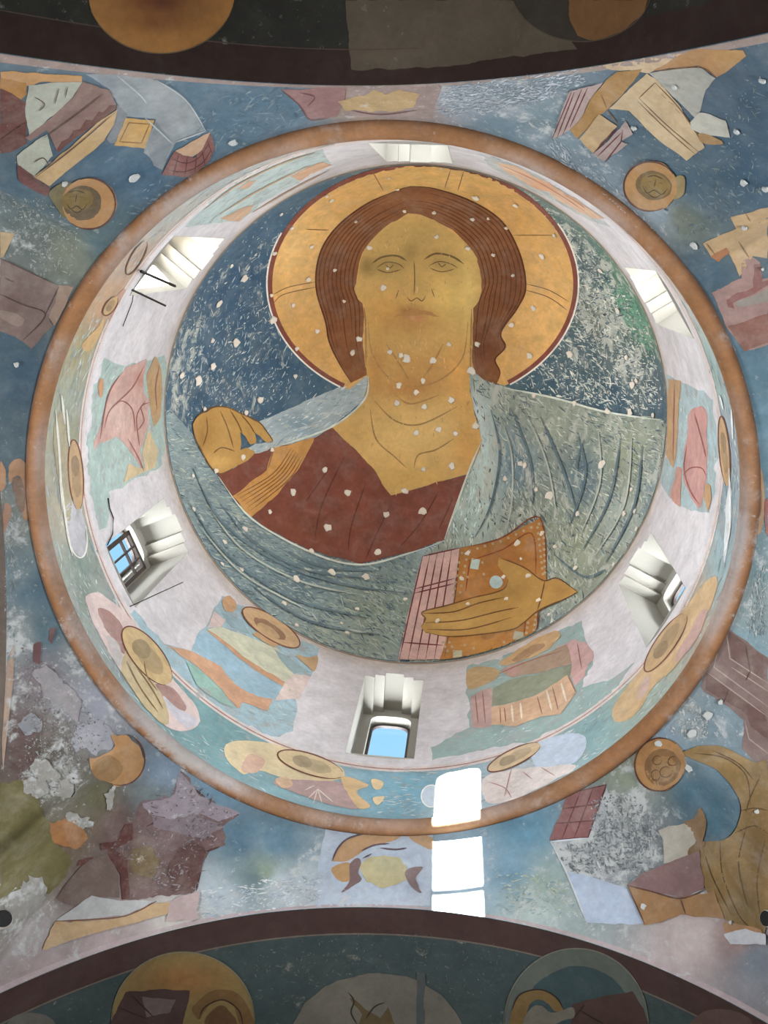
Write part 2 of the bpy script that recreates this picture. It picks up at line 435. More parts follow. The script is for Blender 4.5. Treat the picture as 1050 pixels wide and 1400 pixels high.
AV, AF, ARCH = [], [], {}
DEP = 1.35
DARK = 0.6  # dims the dark soffit paint further, standing in for weak light
for side, nm, lab in (('N', 'ceiling_north', 'dark soffit of the arch with two ochre medallions'), ('S', 'ceiling_south', 'dark blue green soffit of the arch with round medallions'),
                      ('W', 'ceiling_west', 'soffit of the side arch beside the grey pendentive'), ('E', 'ceiling_east', 'soffit of the side arch beside the pink house')):
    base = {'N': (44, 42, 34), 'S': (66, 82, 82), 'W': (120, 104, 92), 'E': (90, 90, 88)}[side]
    lo, hi = (XL, XR) if side in 'NS' else (YN, YS)
    off = {'N': YN, 'S': YS, 'W': XL, 'E': XR}[side]; sg = -1 if side in 'NW' else 1
    ss = np.linspace(lo, hi, 121); vs, fs, cs = [], [], []
    for j in range(11):
        e = off + sg * DEP * j / 10
        for s in ss:
            z = prof(side, s)
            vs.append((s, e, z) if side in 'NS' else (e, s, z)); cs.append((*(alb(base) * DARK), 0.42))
    for j in range(10):
        for i in range(120):
            fs.append((j * 121 + i, j * 121 + i + 1, (j + 1) * 121 + i + 1, (j + 1) * 121 + i))
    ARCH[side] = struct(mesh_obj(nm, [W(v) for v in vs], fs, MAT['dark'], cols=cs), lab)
    b = len(AV); AV += vs; AF += [tuple(v + b for v in f) for f in fs]
BVH['arch'] = BVHTree.FromPolygons([Vector(v) for v in AV], AF)

def box(name, lo, hi, mat):
    (x0, y0, z0), (x1, y1, z1) = lo, hi
    v = [(x, y, z) for z in (z0, z1) for y in (y0, y1) for x in (x0, x1)]
    f = [(0, 2, 3, 1), (4, 5, 7, 6), (0, 1, 5, 4), (2, 6, 7, 3), (0, 4, 6, 2), (1, 3, 7, 5)]
    return struct(mesh_obj(name, [W(p) for p in v], f, mat, smooth=False))
ZF = -(ZR / S)
E_ = 2.45
box('floor', (-3, -3, ZF - .05), (3, 3, ZF), M_FLOOR)
for nm, x0, x1, y0, y1 in (('wall_pier_northwest', -E_, XL, -E_, YN), ('wall_pier_northeast', XR, E_, -E_, YN), ('wall_pier_southeast', XR, E_, YS, E_), ('wall_pier_southwest', -E_, XL, YS, E_)):
    box(nm, (x0, y0, ZF), (x1, y1, ZCOR), M_PIER)
box('wall_north', (-1.3, -E_ - .1, ZF), (1.3, -E_ + .06, 0.2), M_PIER)
box('wall_south', (-1.3, E_ - .06, ZF), (1.3, E_ + .1, 0.2), M_PIER)
for nm, x0, x1 in (('wall_west', -E_ - .1, -E_ + .06), ('wall_east', E_ - .06, E_ + .1)):
    box(nm + '_sill', (x0, -1.3, ZF), (x1, 1.3, -2.7), M_PIER)
    box(nm + '_head', (x0, -1.3, -1.3), (x1, 1.3, 0.3), M_PIER)
    box(nm + '_jamb', (x0, -1.3, -2.7), (x1, -.45, -1.3), M_PIER)
    box(nm + '_jamb', (x0, .45, -2.7), (x1, 1.3, -1.3), M_PIER)

# ------------------------------------------------------------------ windows
def make_window(k, ang):
    a = math.radians(ang); n = np.array((math.cos(a), math.sin(a), 0.0)); t = np.array((-math.sin(a), math.cos(a), 0.0)); z = np.array((0, 0, 1.0))
    base = W(n * 1.0 + z * SILL)
    root = bpy.data.objects.new('window_%d' % k, None); COL.objects.link(root); root.location = base; root['kind'] = 'structure'
    def pt(tt, r, h): return W(n * r + t * tt + z * h)
    def part(name, vs, fs, mat, smooth=False): return mesh_obj(name, vs, fs, mat, root, base, smooth=smooth)
    HB = 1.16          # radius of the niche's back wall
    tt = [math.sin(math.radians(x)) for x in STEP_T]
    inner = lambda x: math.sqrt(1 - x * x) - 0.001
    # jambs, stepped soffit
    prof_ = [(tt[0], SILL)]
    for i in range(5): prof_ += [(tt[i], STEP_Z[i]), (tt[i + 1], STEP_Z[i])]
    prof_.append((tt[5], SILL))
    def strip(name, pts, mat):
        vs, fs = [], []
        for (x, h) in pts: vs += [pt(x, inner(x), h), pt(x, HB, h)]
        for i in range(len(pts) - 1): fs.append((2 * i, 2 * i + 1, 2 * i + 3, 2 * i + 2))
        return part(name, vs, fs, mat)
    strip('jamb', prof_[:2], M_WHITE); strip('jamb', prof_[-2:], M_WHITE)
    for i in range(5):
        seg = prof_[1 + 2 * i:3 + 2 * i]
        if i < 2: seg = seg + [prof_[3 + 2 * i]]
        if i > 2: seg = [prof_[2 * i]] + seg
        strip('corbel_step', seg, M_WHITE)
    # sloping sill
    part('sill', [pt(tt[0], inner(tt[0]), SILL), pt(tt[5], inner(tt[5]), SILL), pt(tt[5], HB, SILL), pt(tt[0], HB, SILL)], [(0, 1, 2, 3)], M_WHITE)
    # back wall with a small round-cornered opening
    ow, oz0, osp, orise = 0.082, SILL + .0, 1.09, 0.055
    arc = [(ow * math.copysign(abs(math.cos(q)) ** 0.6, math.cos(q)), osp + orise * math.sin(q) ** 0.75) for q in np.linspace(0, math.pi, 17)]
    hole = [(ow, oz0)] + arc + [(-ow, oz0)]
    outer = [(tt[5], oz0)]       # matching outline on the niche walls
    for q in np.linspace(0, math.pi, 17):
        u, v = math.cos(q), math.sin(q); mm = max(abs(u), abs(v)); outer.append((tt[5] * 1.01 * u / mm, osp + (1.24 - osp) * v / mm))
    outer.append((-tt[5], oz0))
    vs = [pt(x, HB, h) for x, h in hole] + [pt(x, HB, h) for x, h in outer]
    m_ = len(hole)
    part('back_wall', vs, [(i, i + 1, m_ + i + 1, m_ + i) for i in range(m_ - 1)], M_WHITE)
    RO = 1.206
    vs = [pt(x, HB, h) for x, h in hole] + [pt(x * 1.0, RO, h) for x, h in hole]
    part('reveal', vs, [(i, m_ + i, m_ + i + 1, i + 1) for i in range(m_ - 1)], M_WHITE, True)
    part('reveal_sill', [pt(-ow, HB, oz0), pt(ow, HB, oz0), pt(ow, RO, oz0), pt(-ow, RO, oz0)], [(0, 1, 2, 3)], M_WHITE)
    # timber frame following the opening
    fw = 0.011
    ins = [(x * (1 - fw / ow) if True else x, (h - fw if h > osp else h)) for x, h in hole]
    ins[0] = (ins[0][0], oz0); ins[-1] = (ins[-1][0], oz0)
    vs = []
    for (r_) in (1.196, 1.207):
        vs += [pt(x, r_, h) for x, h in hole] + [pt(x, r_, h) for x, h in ins]
    fs = []
    for i in range(m_ - 1):
        fs += [(i, i + 1, m_ + i + 1, m_ + i), (2 * m_ + i, 3 * m_ + i, 3 * m_ + i + 1, 2 * m_ + i + 1), (m_ + i, m_ + i + 1, 3 * m_ + i + 1, 3 * m_ + i)]
    part('frame', vs, fs, M_FRAME)
    def bar(name, t0, t1, h0, h1, r0=1.196, r1=1.206):
        v = [pt(x, r, h) for h in (h0, h1) for r in (r0, r1) for x in (t0, t1)]
        return part(name, v, [(0, 2, 3, 1), (4, 5, 7, 6), (0, 1, 5, 4), (2, 6, 7, 3), (0, 4, 6, 2), (1, 3, 7, 5)], M_FRAME)
    bar('glazing_bar', -ow, ow, 0.630, 0.642)
    pane = [(x, h) for x, h in ins]
    part('pane', [pt(x, 1.201, h) for x, h in pane], [tuple(range(m_))], M_GLASS)
    if k == 2:      # the opened casement leaning into the opening
        def leaf(t0, t1, h0, h1):
            v = [pt(x, r, h) for h in (h0, h1) for r in (1.094, 1.104) for x in (t0, t1)]
            return v, [(0, 2, 3, 1), (4, 5, 7, 6), (0, 1, 5, 4), (2, 6, 7, 3), (0, 4, 6, 2), (1, 3, 7, 5)]
        for (t0, t1, h0, h1) in ((-.085, .075, 0.925, .945), (-.085, .075, .60, .62), (-.085, -.070, .6, .945), (.060, .075, .6, .945), (-.038, -.032, .62, .925), (.010, .016, .62, .925), (-.085, .075, .835, .843)):
            v, f = leaf(t0, t1, h0, h1); part('casement_rail', v, f, M_FRAME)
    return root
for k, a in enumerate(WIN): make_window(k + 1, a)

# ------------------------------------------------------------------ painting tools: flat paint lying on the curved walls
def smooth_loop(pts, closed=True, sub=5):
    p = np.asarray(pts, float); n = len(p)
    if n < 3: return p
    out = []
    rng_ = range(n) if closed else range(n - 1)
    for i in rng_:
        if closed: a, b, c, d = p[i - 1], p[i], p[(i + 1) % n], p[(i + 2) % n]
        else: a, b, c, d = p[max(i - 1, 0)], p[i], p[i + 1], p[min(i + 2, n - 1)]
        for k in range(sub):
            t = k / sub
            out.append(0.5 * ((2 * b) + (c - a) * t + (2 * a - 5 * b + 4 * c - d) * t * t + (3 * b - a - 3 * c + d) * t ** 3))
    if not closed: out.append(p[-1])
    return np.array(out)
def dense(pts, step):
    p = np.asarray(pts, float); out = []
    for i in range(len(p)):
        a, b = p[i], p[(i + 1) % len(p)]; k = max(1, int(np.hypot(*(b - a)) / step))
        for j in range(k): out.append(a + (b - a) * j / k)
    return np.array(out)
def inside(poly, q):
    x, y = q[:, 0], q[:, 1]; r = np.zeros(len(q), bool); px, py = poly[:, 0], poly[:, 1]
    for i in range(len(poly)):
        j = i - 1
        c = (py[i] > y) != (py[j] > y)
        with np.errstate(divide='ignore', invalid='ignore'):
            r ^= c & (x < (px[j] - px[i]) * (y - py[i]) / (py[j] - py[i]) + px[i])
    return r
def ell(cx, cy, rx, ry, rot=0, n=40, a0=0, a1=360):
    t = np.radians(np.linspace(a0, a1, n, endpoint=(a1 - a0) < 360)); c, s = math.cos(math.radians(rot)), math.sin(math.radians(rot))
    x, y = rx * np.cos(t), ry * np.sin(t)
    return np.stack([cx + x * c - y * s, cy + x * s + y * c], 1)
def rag(pts, amp, seed=0, step=5):
    """ragged outline of flaked plaster"""
    r = np.random.default_rng(seed); p = dense(pts, step)
    c = p.mean(0); d = p - c; l = np.hypot(d[:, 0], d[:, 1])[:, None] + 1e-6
    a = r.normal(0, 1, (len(p), 1)); a = (a + np.roll(a, 1, 0) + np.roll(a, -1, 0)) / 1.9 + r.normal(0, .45, (len(p), 1))
    return p + d / l * a * amp + r.normal(0, amp * .3, p.shape)

class Fresco:
    """one painted thing: an Empty on the wall that carries its painted parts"""
    def __init__(self, name, label, at, surf, cat='fresco', group=None, base=0, parent=None):
        self.surf = surf; self.layer = base
        P, n = SURF[surf](np.array([at], float)); self.org = W(P[0])
        if parent is None:
            o = bpy.data.objects.new(name, None); COL.objects.link(o); o.location = self.org; o.empty_display_size = .1
            tag(o, label, cat, group); self.root = o
        else:
            self.root = parent; self.org = Vector((0, 0, 0))
    def lift(self, P, n, h):
        return [W(p + q * h) for p, q in zip(P, n)]
    def fill(self, name, col, pts, smooth=True, wear=0.12, mat='paint', blobs=None, step=None, surf=None, up=True, label=None, parent=None, kw=None):
        if up: self.layer += 1
        if (surf or self.surf) == 'drum': col = tuple(.82 * v + .18 * p_ for v, p_ in zip(col, (206, 200, 194)))     # the drum's colours have faded
        poly = smooth_loop(pts) if smooth else np.asarray(pts, float)
        ext = poly.max(0) - poly.min(0); size = max(ext)
        st = min(step or 5, 5 if size > 60 else 4)
        poly = dense(poly, st)
        jr = np.random.default_rng(len(poly) * 7 + int(abs(poly[0, 0])))
        jit_ = jr.normal(0, 1, poly.shape); jit_ = (jit_ + np.roll(jit_, 1, 0) + np.roll(jit_, -1, 0)) / 3
        poly = poly + jit_ * min(1.1, size / 60) * (0 if 'border' in name else 1)
        keep = [0]
        for i in range(1, len(poly)):
            if np.hypot(*(poly[i] - poly[keep[-1]])) > 0.6: keep.append(i)
        poly = poly[keep]
        gx, gy = np.meshgrid(np.arange(poly[:, 0].min() + st / 2, poly[:, 0].max(), st), np.arange(poly[:, 1].min() + st / 2, poly[:, 1].max(), st))
        g = np.stack([gx.ravel(), gy.ravel()], 1)
        if len(g):
            g = g[inside(poly, g)]
        if len(g):
            dm = np.min(np.linalg.norm(g[:, None] - poly[None], axis=2), 1); g = g[dm > st * .45]
        allp = np.concatenate([poly, g]) if len(g) else poly
        n = len(poly)
        res = delaunay_2d_cdt([Vector(v) for v in allp], [], [list(range(n))], 1, 1e-4)
        vv = np.array([tuple(v) for v in res[0]]); faces = [list(f) for f in res[2]]
        P, nn = SURF[surf or self.surf](vv, **(kw or {}))
        h = 0.0005 + 0.00024 * self.layer
        c = np.empty((len(vv), 4)); c[:, :3] = lin(col) * GAIN * SGAIN.get(surf or self.surf, 1); c[:, 3] = wear
        for b in (blobs or []):
            bx, by, br, bc = b[:4]; ry = b[4] if len(b) > 4 else br
            wgt = np.exp(-(((vv[:, 0] - bx) / br) ** 2 + ((vv[:, 1] - by) / ry) ** 2))[:, None]
            c[:, :3] = c[:, :3] * (1 - wgt) + lin(bc) * GAIN * SGAIN.get(surf or self.surf, 1) * wgt
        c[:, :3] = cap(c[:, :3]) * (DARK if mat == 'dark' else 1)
        if (surf or self.surf) in ('pend', 'arch') and len(faces) > 4:      # nothing stretched across an edge of the wall
            el = np.array([max(np.linalg.norm(P[f[i]] - P[f[i - 1]]) for i in range(3)) for f in faces])
            faces = [f for f, e in zip(faces, el) if e < 6 * np.median(el)]
        # turn faces towards the room
        fs = []
        for f in faces:
            a, b_, d = P[f[0]], P[f[1]], P[f[2]]
            if np.dot(np.cross(b_ - a, d - a), nn[f[0]]) < 0: f = f[::-1]
            fs.append(f)
        o = mesh_obj(name, self.lift(P, nn, h), fs, MAT[mat], parent or self.root, self.org, cols=c)
        if parent is not None: o.location = (0, 0, 0)
        if label: o['label'] = label
        return o
    def lines(self, name, col, strokes, width=2.0, wear=0.05, surf=None, up=True, mat='paint', smooth=True, closed=False, parent=None, taper=True, kw=None):
        if up: self.layer += 1
        V_, F_ = [], []
        h = 0.0005 + 0.00024 * self.layer
        for st in strokes:
            w = width
            if isinstance(st, tuple) and len(st) == 2 and np.isscalar(st[1]): st, w = st
            st = np.asarray(st, float)
            p = smooth_loop(st, closed=closed, sub=6) if (smooth and len(st) > 2) else st
            if closed: p = np.concatenate([p, p[:1]])
            q = [p[0]]
            for i in range(1, len(p)):
                k = max(1, int(np.hypot(*(p[i] - p[i - 1])) / 5))
                for j in range(1, k + 1): q.append(p[i - 1] + (p[i] - p[i - 1]) * j / k)
            p = np.array(q); d = np.gradient(p, axis=0); d /= np.hypot(d[:, 0], d[:, 1])[:, None] + 1e-9
            nrm = np.stack([-d[:, 1], d[:, 0]], 1)
            u = np.linspace(0, 1, len(p)); ww = w / 2 * (np.clip(np.minimum(u, 1 - u) * 6, .35, 1) if (taper and not closed) else 1.0)
            a, b = p + nrm * np.reshape(ww, (-1, 1)), p - nrm * np.reshape(ww, (-1, 1))
            P1, n1 = SURF[surf or self.surf](a, **(kw or {})); P2, n2 = SURF[surf or self.surf](b, **(kw or {}))
            s = len(V_); V_ += self.lift(P1, n1, h) + self.lift(P2, n2, h); m = len(p)
            F_ += [(s + i, s + i + 1, s + m + i + 1, s + m + i) for i in range(m - 1)]
        c = np.tile(np.array([*(alb(col) * SGAIN.get(surf or self.surf, 1)), wear]), (len(V_), 1))
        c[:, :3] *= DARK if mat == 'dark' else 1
        o = mesh_obj(name, V_, F_, MAT[mat], parent or self.root, self.org, cols=c)
        if len(strokes) > 1: o['kind'] = 'stuff'
        if parent is not None: o.location = (0, 0, 0)
        return o

def flecks(name, parent, surf, poly, n, length, width, ang, jit, colours, layer=30, seed=1, mat='paint'):
    """countless little scratches and brush marks in the paint"""
    r = np.random.default_rng(seed); poly = np.asarray(poly, float)
    lo, hi = poly.min(0), poly.max(0); pts = r.uniform(lo, hi, (n * 6, 2)); pts = pts[inside(poly, pts)][:n]
    # gather the marks into drifts
    k = r.integers(0, len(pts), max(6, len(pts) // 18)); cen = pts[k]
    near = cen[r.integers(0, len(cen), len(pts))]
    sel = r.random(len(pts)) < 0.6
    pts = np.where(sel[:, None], near + r.normal(0, 14, pts.shape), pts); pts = pts[inside(poly, pts)]
    m = len(pts); a = np.radians((ang(pts[:, 0], pts[:, 1]) if callable(ang) else ang) + r.normal(0, jit, m)); L_ = length * .55 * r.lognormal(0, .55, m); w = width * .55 * r.lognormal(0, .35, m)
    dx = np.stack([np.cos(a), np.sin(a)], 1) * (L_ / 2)[:, None]; dy = np.stack([-np.sin(a), np.cos(a)], 1) * (w / 2)[:, None]
    off = [-dx, -dx * .3 + dy * r.uniform(.5, 1.2, (m, 1)), dx * .5 + dy * r.uniform(.3, 1, (m, 1)), dx, dx * .2 - dy * r.uniform(.5, 1.2, (m, 1)), -dx * .5 - dy * r.uniform(.3, 1, (m, 1))]
    q = np.stack([pts + o_ for o_ in off], 1).reshape(-1, 2)
    P, nn = SURF[surf](q)
    spread = np.linalg.norm(P.reshape(m, 6, 3).max(1) - P.reshape(m, 6, 3).min(1), axis=1)
    gd = np.repeat(spread < 4 * np.median(spread), 6); P, nn = P[gd], nn[gd]; m = len(P) // 6
    V_ = [W(p + n_ * (0.0005 + 0.00024 * layer)) for p, n_ in zip(P, nn)]
    cs = np.array([alb(c) for c in colours]); cs = (cs * .7 + cs.mean(0) * .15 + alb((112, 126, 130)) * .15) * SGAIN.get(surf, 1)
    cs = cs[r.integers(0, len(colours), m)] * r.uniform(.85, 1.15, (m, 1))
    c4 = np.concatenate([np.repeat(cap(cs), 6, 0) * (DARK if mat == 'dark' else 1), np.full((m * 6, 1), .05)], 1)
    o = mesh_obj(name, V_, [tuple(range(6 * i, 6 * i + 6)) for i in range(m)], MAT[mat], parent, None, cols=c4)
    o['kind'] = 'stuff'
    return o

CHIP_MESH = []
def chip_mesh(seed):
    r = np.random.default_rng(seed); n = 9
    rad = r.uniform(.7, 1.2, n); an = np.linspace(0, 2 * math.pi, n, endpoint=False)
    v = [(0, 0, .0035)] + [(rad[i] * .8 * math.cos(an[i]), rad[i] * .8 * math.sin(an[i]), .003) for i in range(n)] + [(rad[i] * math.cos(an[i]), rad[i] * math.sin(an[i]), -.004) for i in range(n)]
    f = [(0, 1 + i, 1 + (i + 1) % n) for i in range(n)] + [(1 + i, 1 + n + i, 1 + n + (i + 1) % n, 1 + (i + 1) % n) for i in range(n)]
    me = bpy.data.meshes.new('plaster_chip'); me.from_pydata(v, [], f); me.materials.append(M_CHIP); return me
for s in range(5): CHIP_MESH.append(chip_mesh(s))
def chips(parent, surf, pts, lift=0.0092, mat=None):
    """little fills of white plaster keyed into the painting, one object each"""
    arr = np.array([(p[0], p[1]) for p in pts], float)
    P, n = SURF[surf](arr)
    for i, p in enumerate(pts):
        o = bpy.data.objects.new('plaster_chip', CHIP_MESH[i % 5]); COL.objects.link(o); o.parent = parent
        if mat: o.material_slots[0].link = 'OBJECT'; o.material_slots[0].material = mat
        dist = np.linalg.norm(P[i] - CAM) * S / F
        r = (p[2] if len(p) > 2 else 4.5) * dist * .85
        q = Vector(n[i]).to_track_quat('Z', 'Y') @ Matrix.Rotation(i * 1.7, 3, 'Z').to_quaternion()
        o.matrix_local = Matrix.Translation(W(P[i] + n[i] * lift)) @ q.to_matrix().to_4x4() @ Matrix.Diagonal((r, r * (.8 + .4 * random.random()), 1, 1))

# ------------------------------------------------------------------ the great bust in the dome
fig = Fresco('haloed_bust', 'huge haloed bust with raised hand and jewelled book painted inside the dome', (570, 560), 'dome', 'fresco')
DOME_C = (570, 563)
def rim_pts(a0, a1, n=24, k=1.02):
    """points along the springing of the dome, in view order"""
    out = []
    for a in np.radians(np.linspace(a0, a1, n)):
        out.append(tuple(pixel_of(np.array([[math.cos(a) * k, math.sin(a) * k, ZD]]))[0]))
    return out
# mantle: three great sheets of blue grey cloth
mant_l = [(232, 560), (262, 592), (282, 632), (297, 650), (317, 680), (343, 708), (373, 728), (427, 754), (493, 771), (560, 756), (608, 738), (590, 760), (578, 762), (560, 830), (544, 904)] + rim_pts(95, 182, 26)
fig.fill('mantle', (112, 130, 132), mant_l, smooth=False, wear=.5, mat='mantle', step=9, blobs=[(420, 790, 60, (78, 100, 110), 30), (520, 830, 60, (120, 134, 116), 40), (260, 640, 30, (110, 126, 128), 60), (330, 730, 40, (112, 128, 130), 20), (480, 880, 60, (126, 138, 124), 30), (300, 770, 40, (98, 118, 126)), (600, 745, 30, (150, 170, 170))])
mant_r = [(640, 503), (662, 518), (690, 529), (725, 536), (760, 543), (830, 562), (905, 573)] + rim_pts(1, 90, 26) + [(560, 905), (560, 830), (578, 762), (608, 738), (625, 690), (640, 648), (652, 625), (659, 603), (649, 562), (643, 535)]
fig.fill('mantle', (124, 132, 118), mant_r, smooth=False, wear=.62, mat='shawl', step=9, blobs=[(700, 640, 34, (84, 112, 128), 40), (690, 600, 40, (100, 126, 138), 30), (800, 660, 34, (78, 104, 118), 60), (660, 640, 22, (170, 190, 186), 90), (655, 570, 14, (176, 190, 190), 40), (640, 700, 24, (150, 172, 164), 40), (760, 580, 60, (128, 136, 118), 26), (860, 620, 40, (128, 134, 112), 40), (790, 740, 50, (124, 130, 104), 50), (850, 720, 40, (136, 146, 136), 40), (893, 690, 14, (100, 120, 130), 60), (760, 860, 30, (110, 126, 132), 24)])
strip_l = [(503, 512), (501, 545), (452, 584), (432, 598), (374, 613), (350, 622), (338, 614), (350, 606), (372, 604), (352, 578), (400, 556), (450, 534), (484, 524)]
fig.fill('mantle', (146, 160, 164), strip_l, smooth=False, wear=.6, mat='mantle', blobs=[(410, 580, 30, (112, 136, 150), 16)])
# halo
halo = np.concatenate([ell(578, 388, 211, 164, 0, 90, 119, 418), [(662, 518), (642, 503), (610, 470), (540, 470), (503, 512)]])
hal = fig.fill('halo', (196, 148, 72), halo, smooth=False, wear=.1, step=9, blobs=[(400, 330, 40, (206, 160, 84), 60), (750, 440, 50, (202, 154, 78), 60), (600, 240, 90, (204, 158, 76), 20), (420, 470, 40, (188, 138, 60), 40), (700, 300, 50, (186, 136, 60), 40)])
fig.lines('halo_rim', (120, 62, 48), [ell(578, 388, 209, 162.5, 0, 100, 121, 416)], 6, taper=False, parent=hal)
fig.lines('halo_outline', (206, 200, 188), [ell(578, 388, 213.5, 166, 0, 60, 122, 205), ell(578, 388, 213.5, 166, 0, 60, 330, 416)], 2.2, taper=False, parent=hal)
fig.lines('incised_line', (128, 84, 36), [[(372, 403), (395, 392), (432, 385)], [(374, 414), (388, 402), (432, 392)], [(720, 388), (750, 396), (778, 412)], [(718, 396), (750, 406), (776, 424)], [(507, 230), (524, 260)], [(616, 232), (608, 257)], [(634, 234), (626, 260)], [(418, 313), (450, 314)], [(702, 321), (760, 321)]], 1.3, parent=hal)
# hair
outer_l = [(553, 256), (503, 277), (460, 310), (437, 347), (432, 393), (445, 440), (450, 467), (464, 497), (480, 523)]
inner_l = [(556, 294), (520, 316), (495, 345), (487, 390), (497, 418), (496, 467), (500, 500), (503, 512)]
outer_r = [(560, 254), (594, 257), (646, 275), (687, 303), (711, 347), (719, 392), (708, 420), (685, 454), (691, 474), (677, 491), (684, 509), (678, 526)]
inner_r = [(560, 293), (594, 301), (629, 323), (652, 354), (658, 397), (647, 420), (646, 470), (646, 500), (662, 519)]
sm = lambda p: smooth_loop(p, closed=False, sub=6)
hair_poly = np.concatenate([sm(outer_l)[::-1], sm(outer_r), sm(inner_r)[::-1], sm(inner_l)])
hair = fig.fill('hair', (124, 76, 38), hair_poly, smooth=False, wear=.04, step=7, blobs=[(455, 400, 20, (112, 66, 34), 60), (700, 390, 20, (112, 66, 34), 50), (580, 272, 70, (132, 82, 44), 10), (660, 480, 20, (112, 64, 36), 30)])
def rs(p, n=14):
    p = sm(p); d = np.r_[0, np.cumsum(np.hypot(*np.diff(p, axis=0).T))]; t = np.linspace(0, d[-1], n)
    return np.stack([np.interp(t, d, p[:, 0]), np.interp(t, d, p[:, 1])], 1)
st = []
for s in np.linspace(.1, .92, 9):
    for o_, i_ in ((outer_l, inner_l), (outer_r[:9] + [(672, 505)], inner_r)):
        a, b = rs(o_), rs(i_); c = a * s + b * (1 - s); k0, k1 = int(rng.integers(0, 3)), int(rng.integers(10, 14)); st.append(c[k0:k1])
fig.lines('hair_strands', (92, 50, 24), st, 1.5, parent=hair)
fig.lines('hair_outline', (84, 44, 22), [outer_l, outer_r], 2.2, parent=hair)
# face and neck
face_p = [(558, 292), (535, 303), (518, 316), (500, 337), (492, 356), (488, 384), (485, 395), (489, 408), (498, 416), (499, 440), (497, 468), (501, 498), (503, 520), (497, 548), (478, 566), (452, 584), (487, 617), (510, 641), (522, 662), (535, 678), (570, 669), (640, 648), (655, 618), (659, 603), (650, 566), (643, 535), (642, 504), (646, 472), (647, 422), (655, 410), (659, 396), (654, 372), (652, 354), (640, 335), (622, 317), (594, 301), (575, 294)]
face = fig.fill('face', (186, 146, 72), face_p, smooth=False, wear=.2, mat='skin', step=5, blobs=[
    (570, 320, 50, (172, 138, 66), 18), (530, 362, 26, (150, 122, 56), 16), (612, 360, 28, (154, 124, 58), 16), (502, 362, 12, (130, 104, 48), 14), (640, 400, 14, (200, 168, 84), 60), (610, 410, 24, (200, 164, 74), 34), (525, 425, 26, (186, 138, 56), 26),
    (560, 345, 12, (150, 120, 56), 12), (572, 385, 8, (176, 142, 66), 22), (565, 440, 36, (170, 122, 52), 18), (560, 425, 16, (156, 104, 44), 7), (580, 500, 60, (178, 130, 58), 22), (560, 530, 50, (168, 116, 48), 18), (515, 500, 14, (172, 122, 48), 40),
    (630, 520, 16, (196, 142, 58), 50), (545, 600, 60, (198, 160, 84), 34), (600, 590, 40, (200, 162, 88), 30), (560, 655, 50, (190, 148, 66), 16), (640, 610, 20, (188, 138, 58), 40), (480, 590, 26, (188, 146, 70), 18)])
fig.lines('face_line', (104, 78, 36), [([(508, 360), (522, 351), (542, 349), (556, 356)], 2.6), ([(580, 354), (596, 346), (618, 350), (634, 360)], 2.6), [(514, 366), (528, 358), (544, 360), (552, 366)], [(514, 367), (530, 372), (548, 368)], [(586, 363), (600, 357), (616, 360), (626, 366)], [(588, 366), (604, 371), (622, 367)],
    [(527, 360), (532, 366), (538, 361)], [(599, 358), (604, 364), (610, 360)], [(566, 356), (567, 380), (566, 402)], [(556, 405), (562, 411), (570, 407), (577, 411), (582, 404)], [(545, 396), (541, 408)], [(590, 394), (594, 406)]], 1.4, parent=face)
fig.fill('moustache', (164, 116, 54), [(538, 433), (552, 426), (568, 422), (586, 426), (602, 432), (586, 431), (568, 429), (552, 431)], wear=.15, mat='skin', parent=face)
fig.fill('mouth', (178, 120, 68), [(556, 434), (568, 431), (582, 434), (570, 439)], parent=face, wear=.1)
fig.lines('beard_line', (160, 116, 54), [[(503, 440), (508, 480), (530, 515), (562, 528), (600, 520), (632, 490), (640, 440)], [(528, 470), (548, 500), (560, 522)], [(606, 470), (590, 500), (574, 522)], [(540, 540), (562, 552), (600, 540)]], 2.2, parent=face)
fig.lines('neck_line', (150, 112, 50), [[(506, 560), (514, 600), (540, 625), (556, 640)], [(620, 600), (596, 615), (572, 622), (566, 640)], [(512, 548), (540, 575), (575, 580), (625, 556)], [(498, 420), (500, 450), (500, 500)], [(645, 422), (644, 470), (643, 505)]], 2.0, parent=face)
# tunic with its gold stripe
tun = [(452, 584), (487, 617), (510, 641), (522, 662), (535, 678), (570, 669), (640, 648), (632, 668), (608, 738), (560, 755), (493, 771), (427, 754), (373, 728), (343, 708), (317, 680), (297, 649), (318, 641), (335, 629), (349, 620), (373, 613), (431, 598)]
tunic = fig.fill('tunic', (114, 60, 44), tun, smooth=False, wear=.12, blobs=[(470, 610, 30, (124, 72, 58), 20), (600, 690, 30, (120, 66, 52), 30), (430, 720, 50, (108, 58, 38), 20), (490, 700, 30, (120, 64, 46), 40)], step=8)
fig.lines('fold_line', (92, 44, 34), [[(470, 625), (440, 690), (430, 735)], [(500, 660), (480, 720), (476, 755)], [(535, 690), (515, 730), (500, 765)], [(600, 672), (575, 715), (545, 750)], [(620, 680), (600, 725)], [(450, 640), (415, 690)]], 2.0, parent=tunic)
clav = fig.fill('gold_stripe', (178, 124, 48), [(374, 613), (431, 598), (420, 618), (407, 644), (378, 676), (343, 707), (317, 679), (340, 660), (364, 643)], smooth=False, wear=.05, parent=tunic)
fig.lines('stripe_line', (116, 74, 26), [[(322 + 4 * i, 678 + 4 * i), (372 + 4 * i, 648 + 2 * i), (398 + 3 * i, 612 + 3 * i)] for i in range(6)] + [[(374, 613), (366, 640)]], 1.4, parent=tunic)
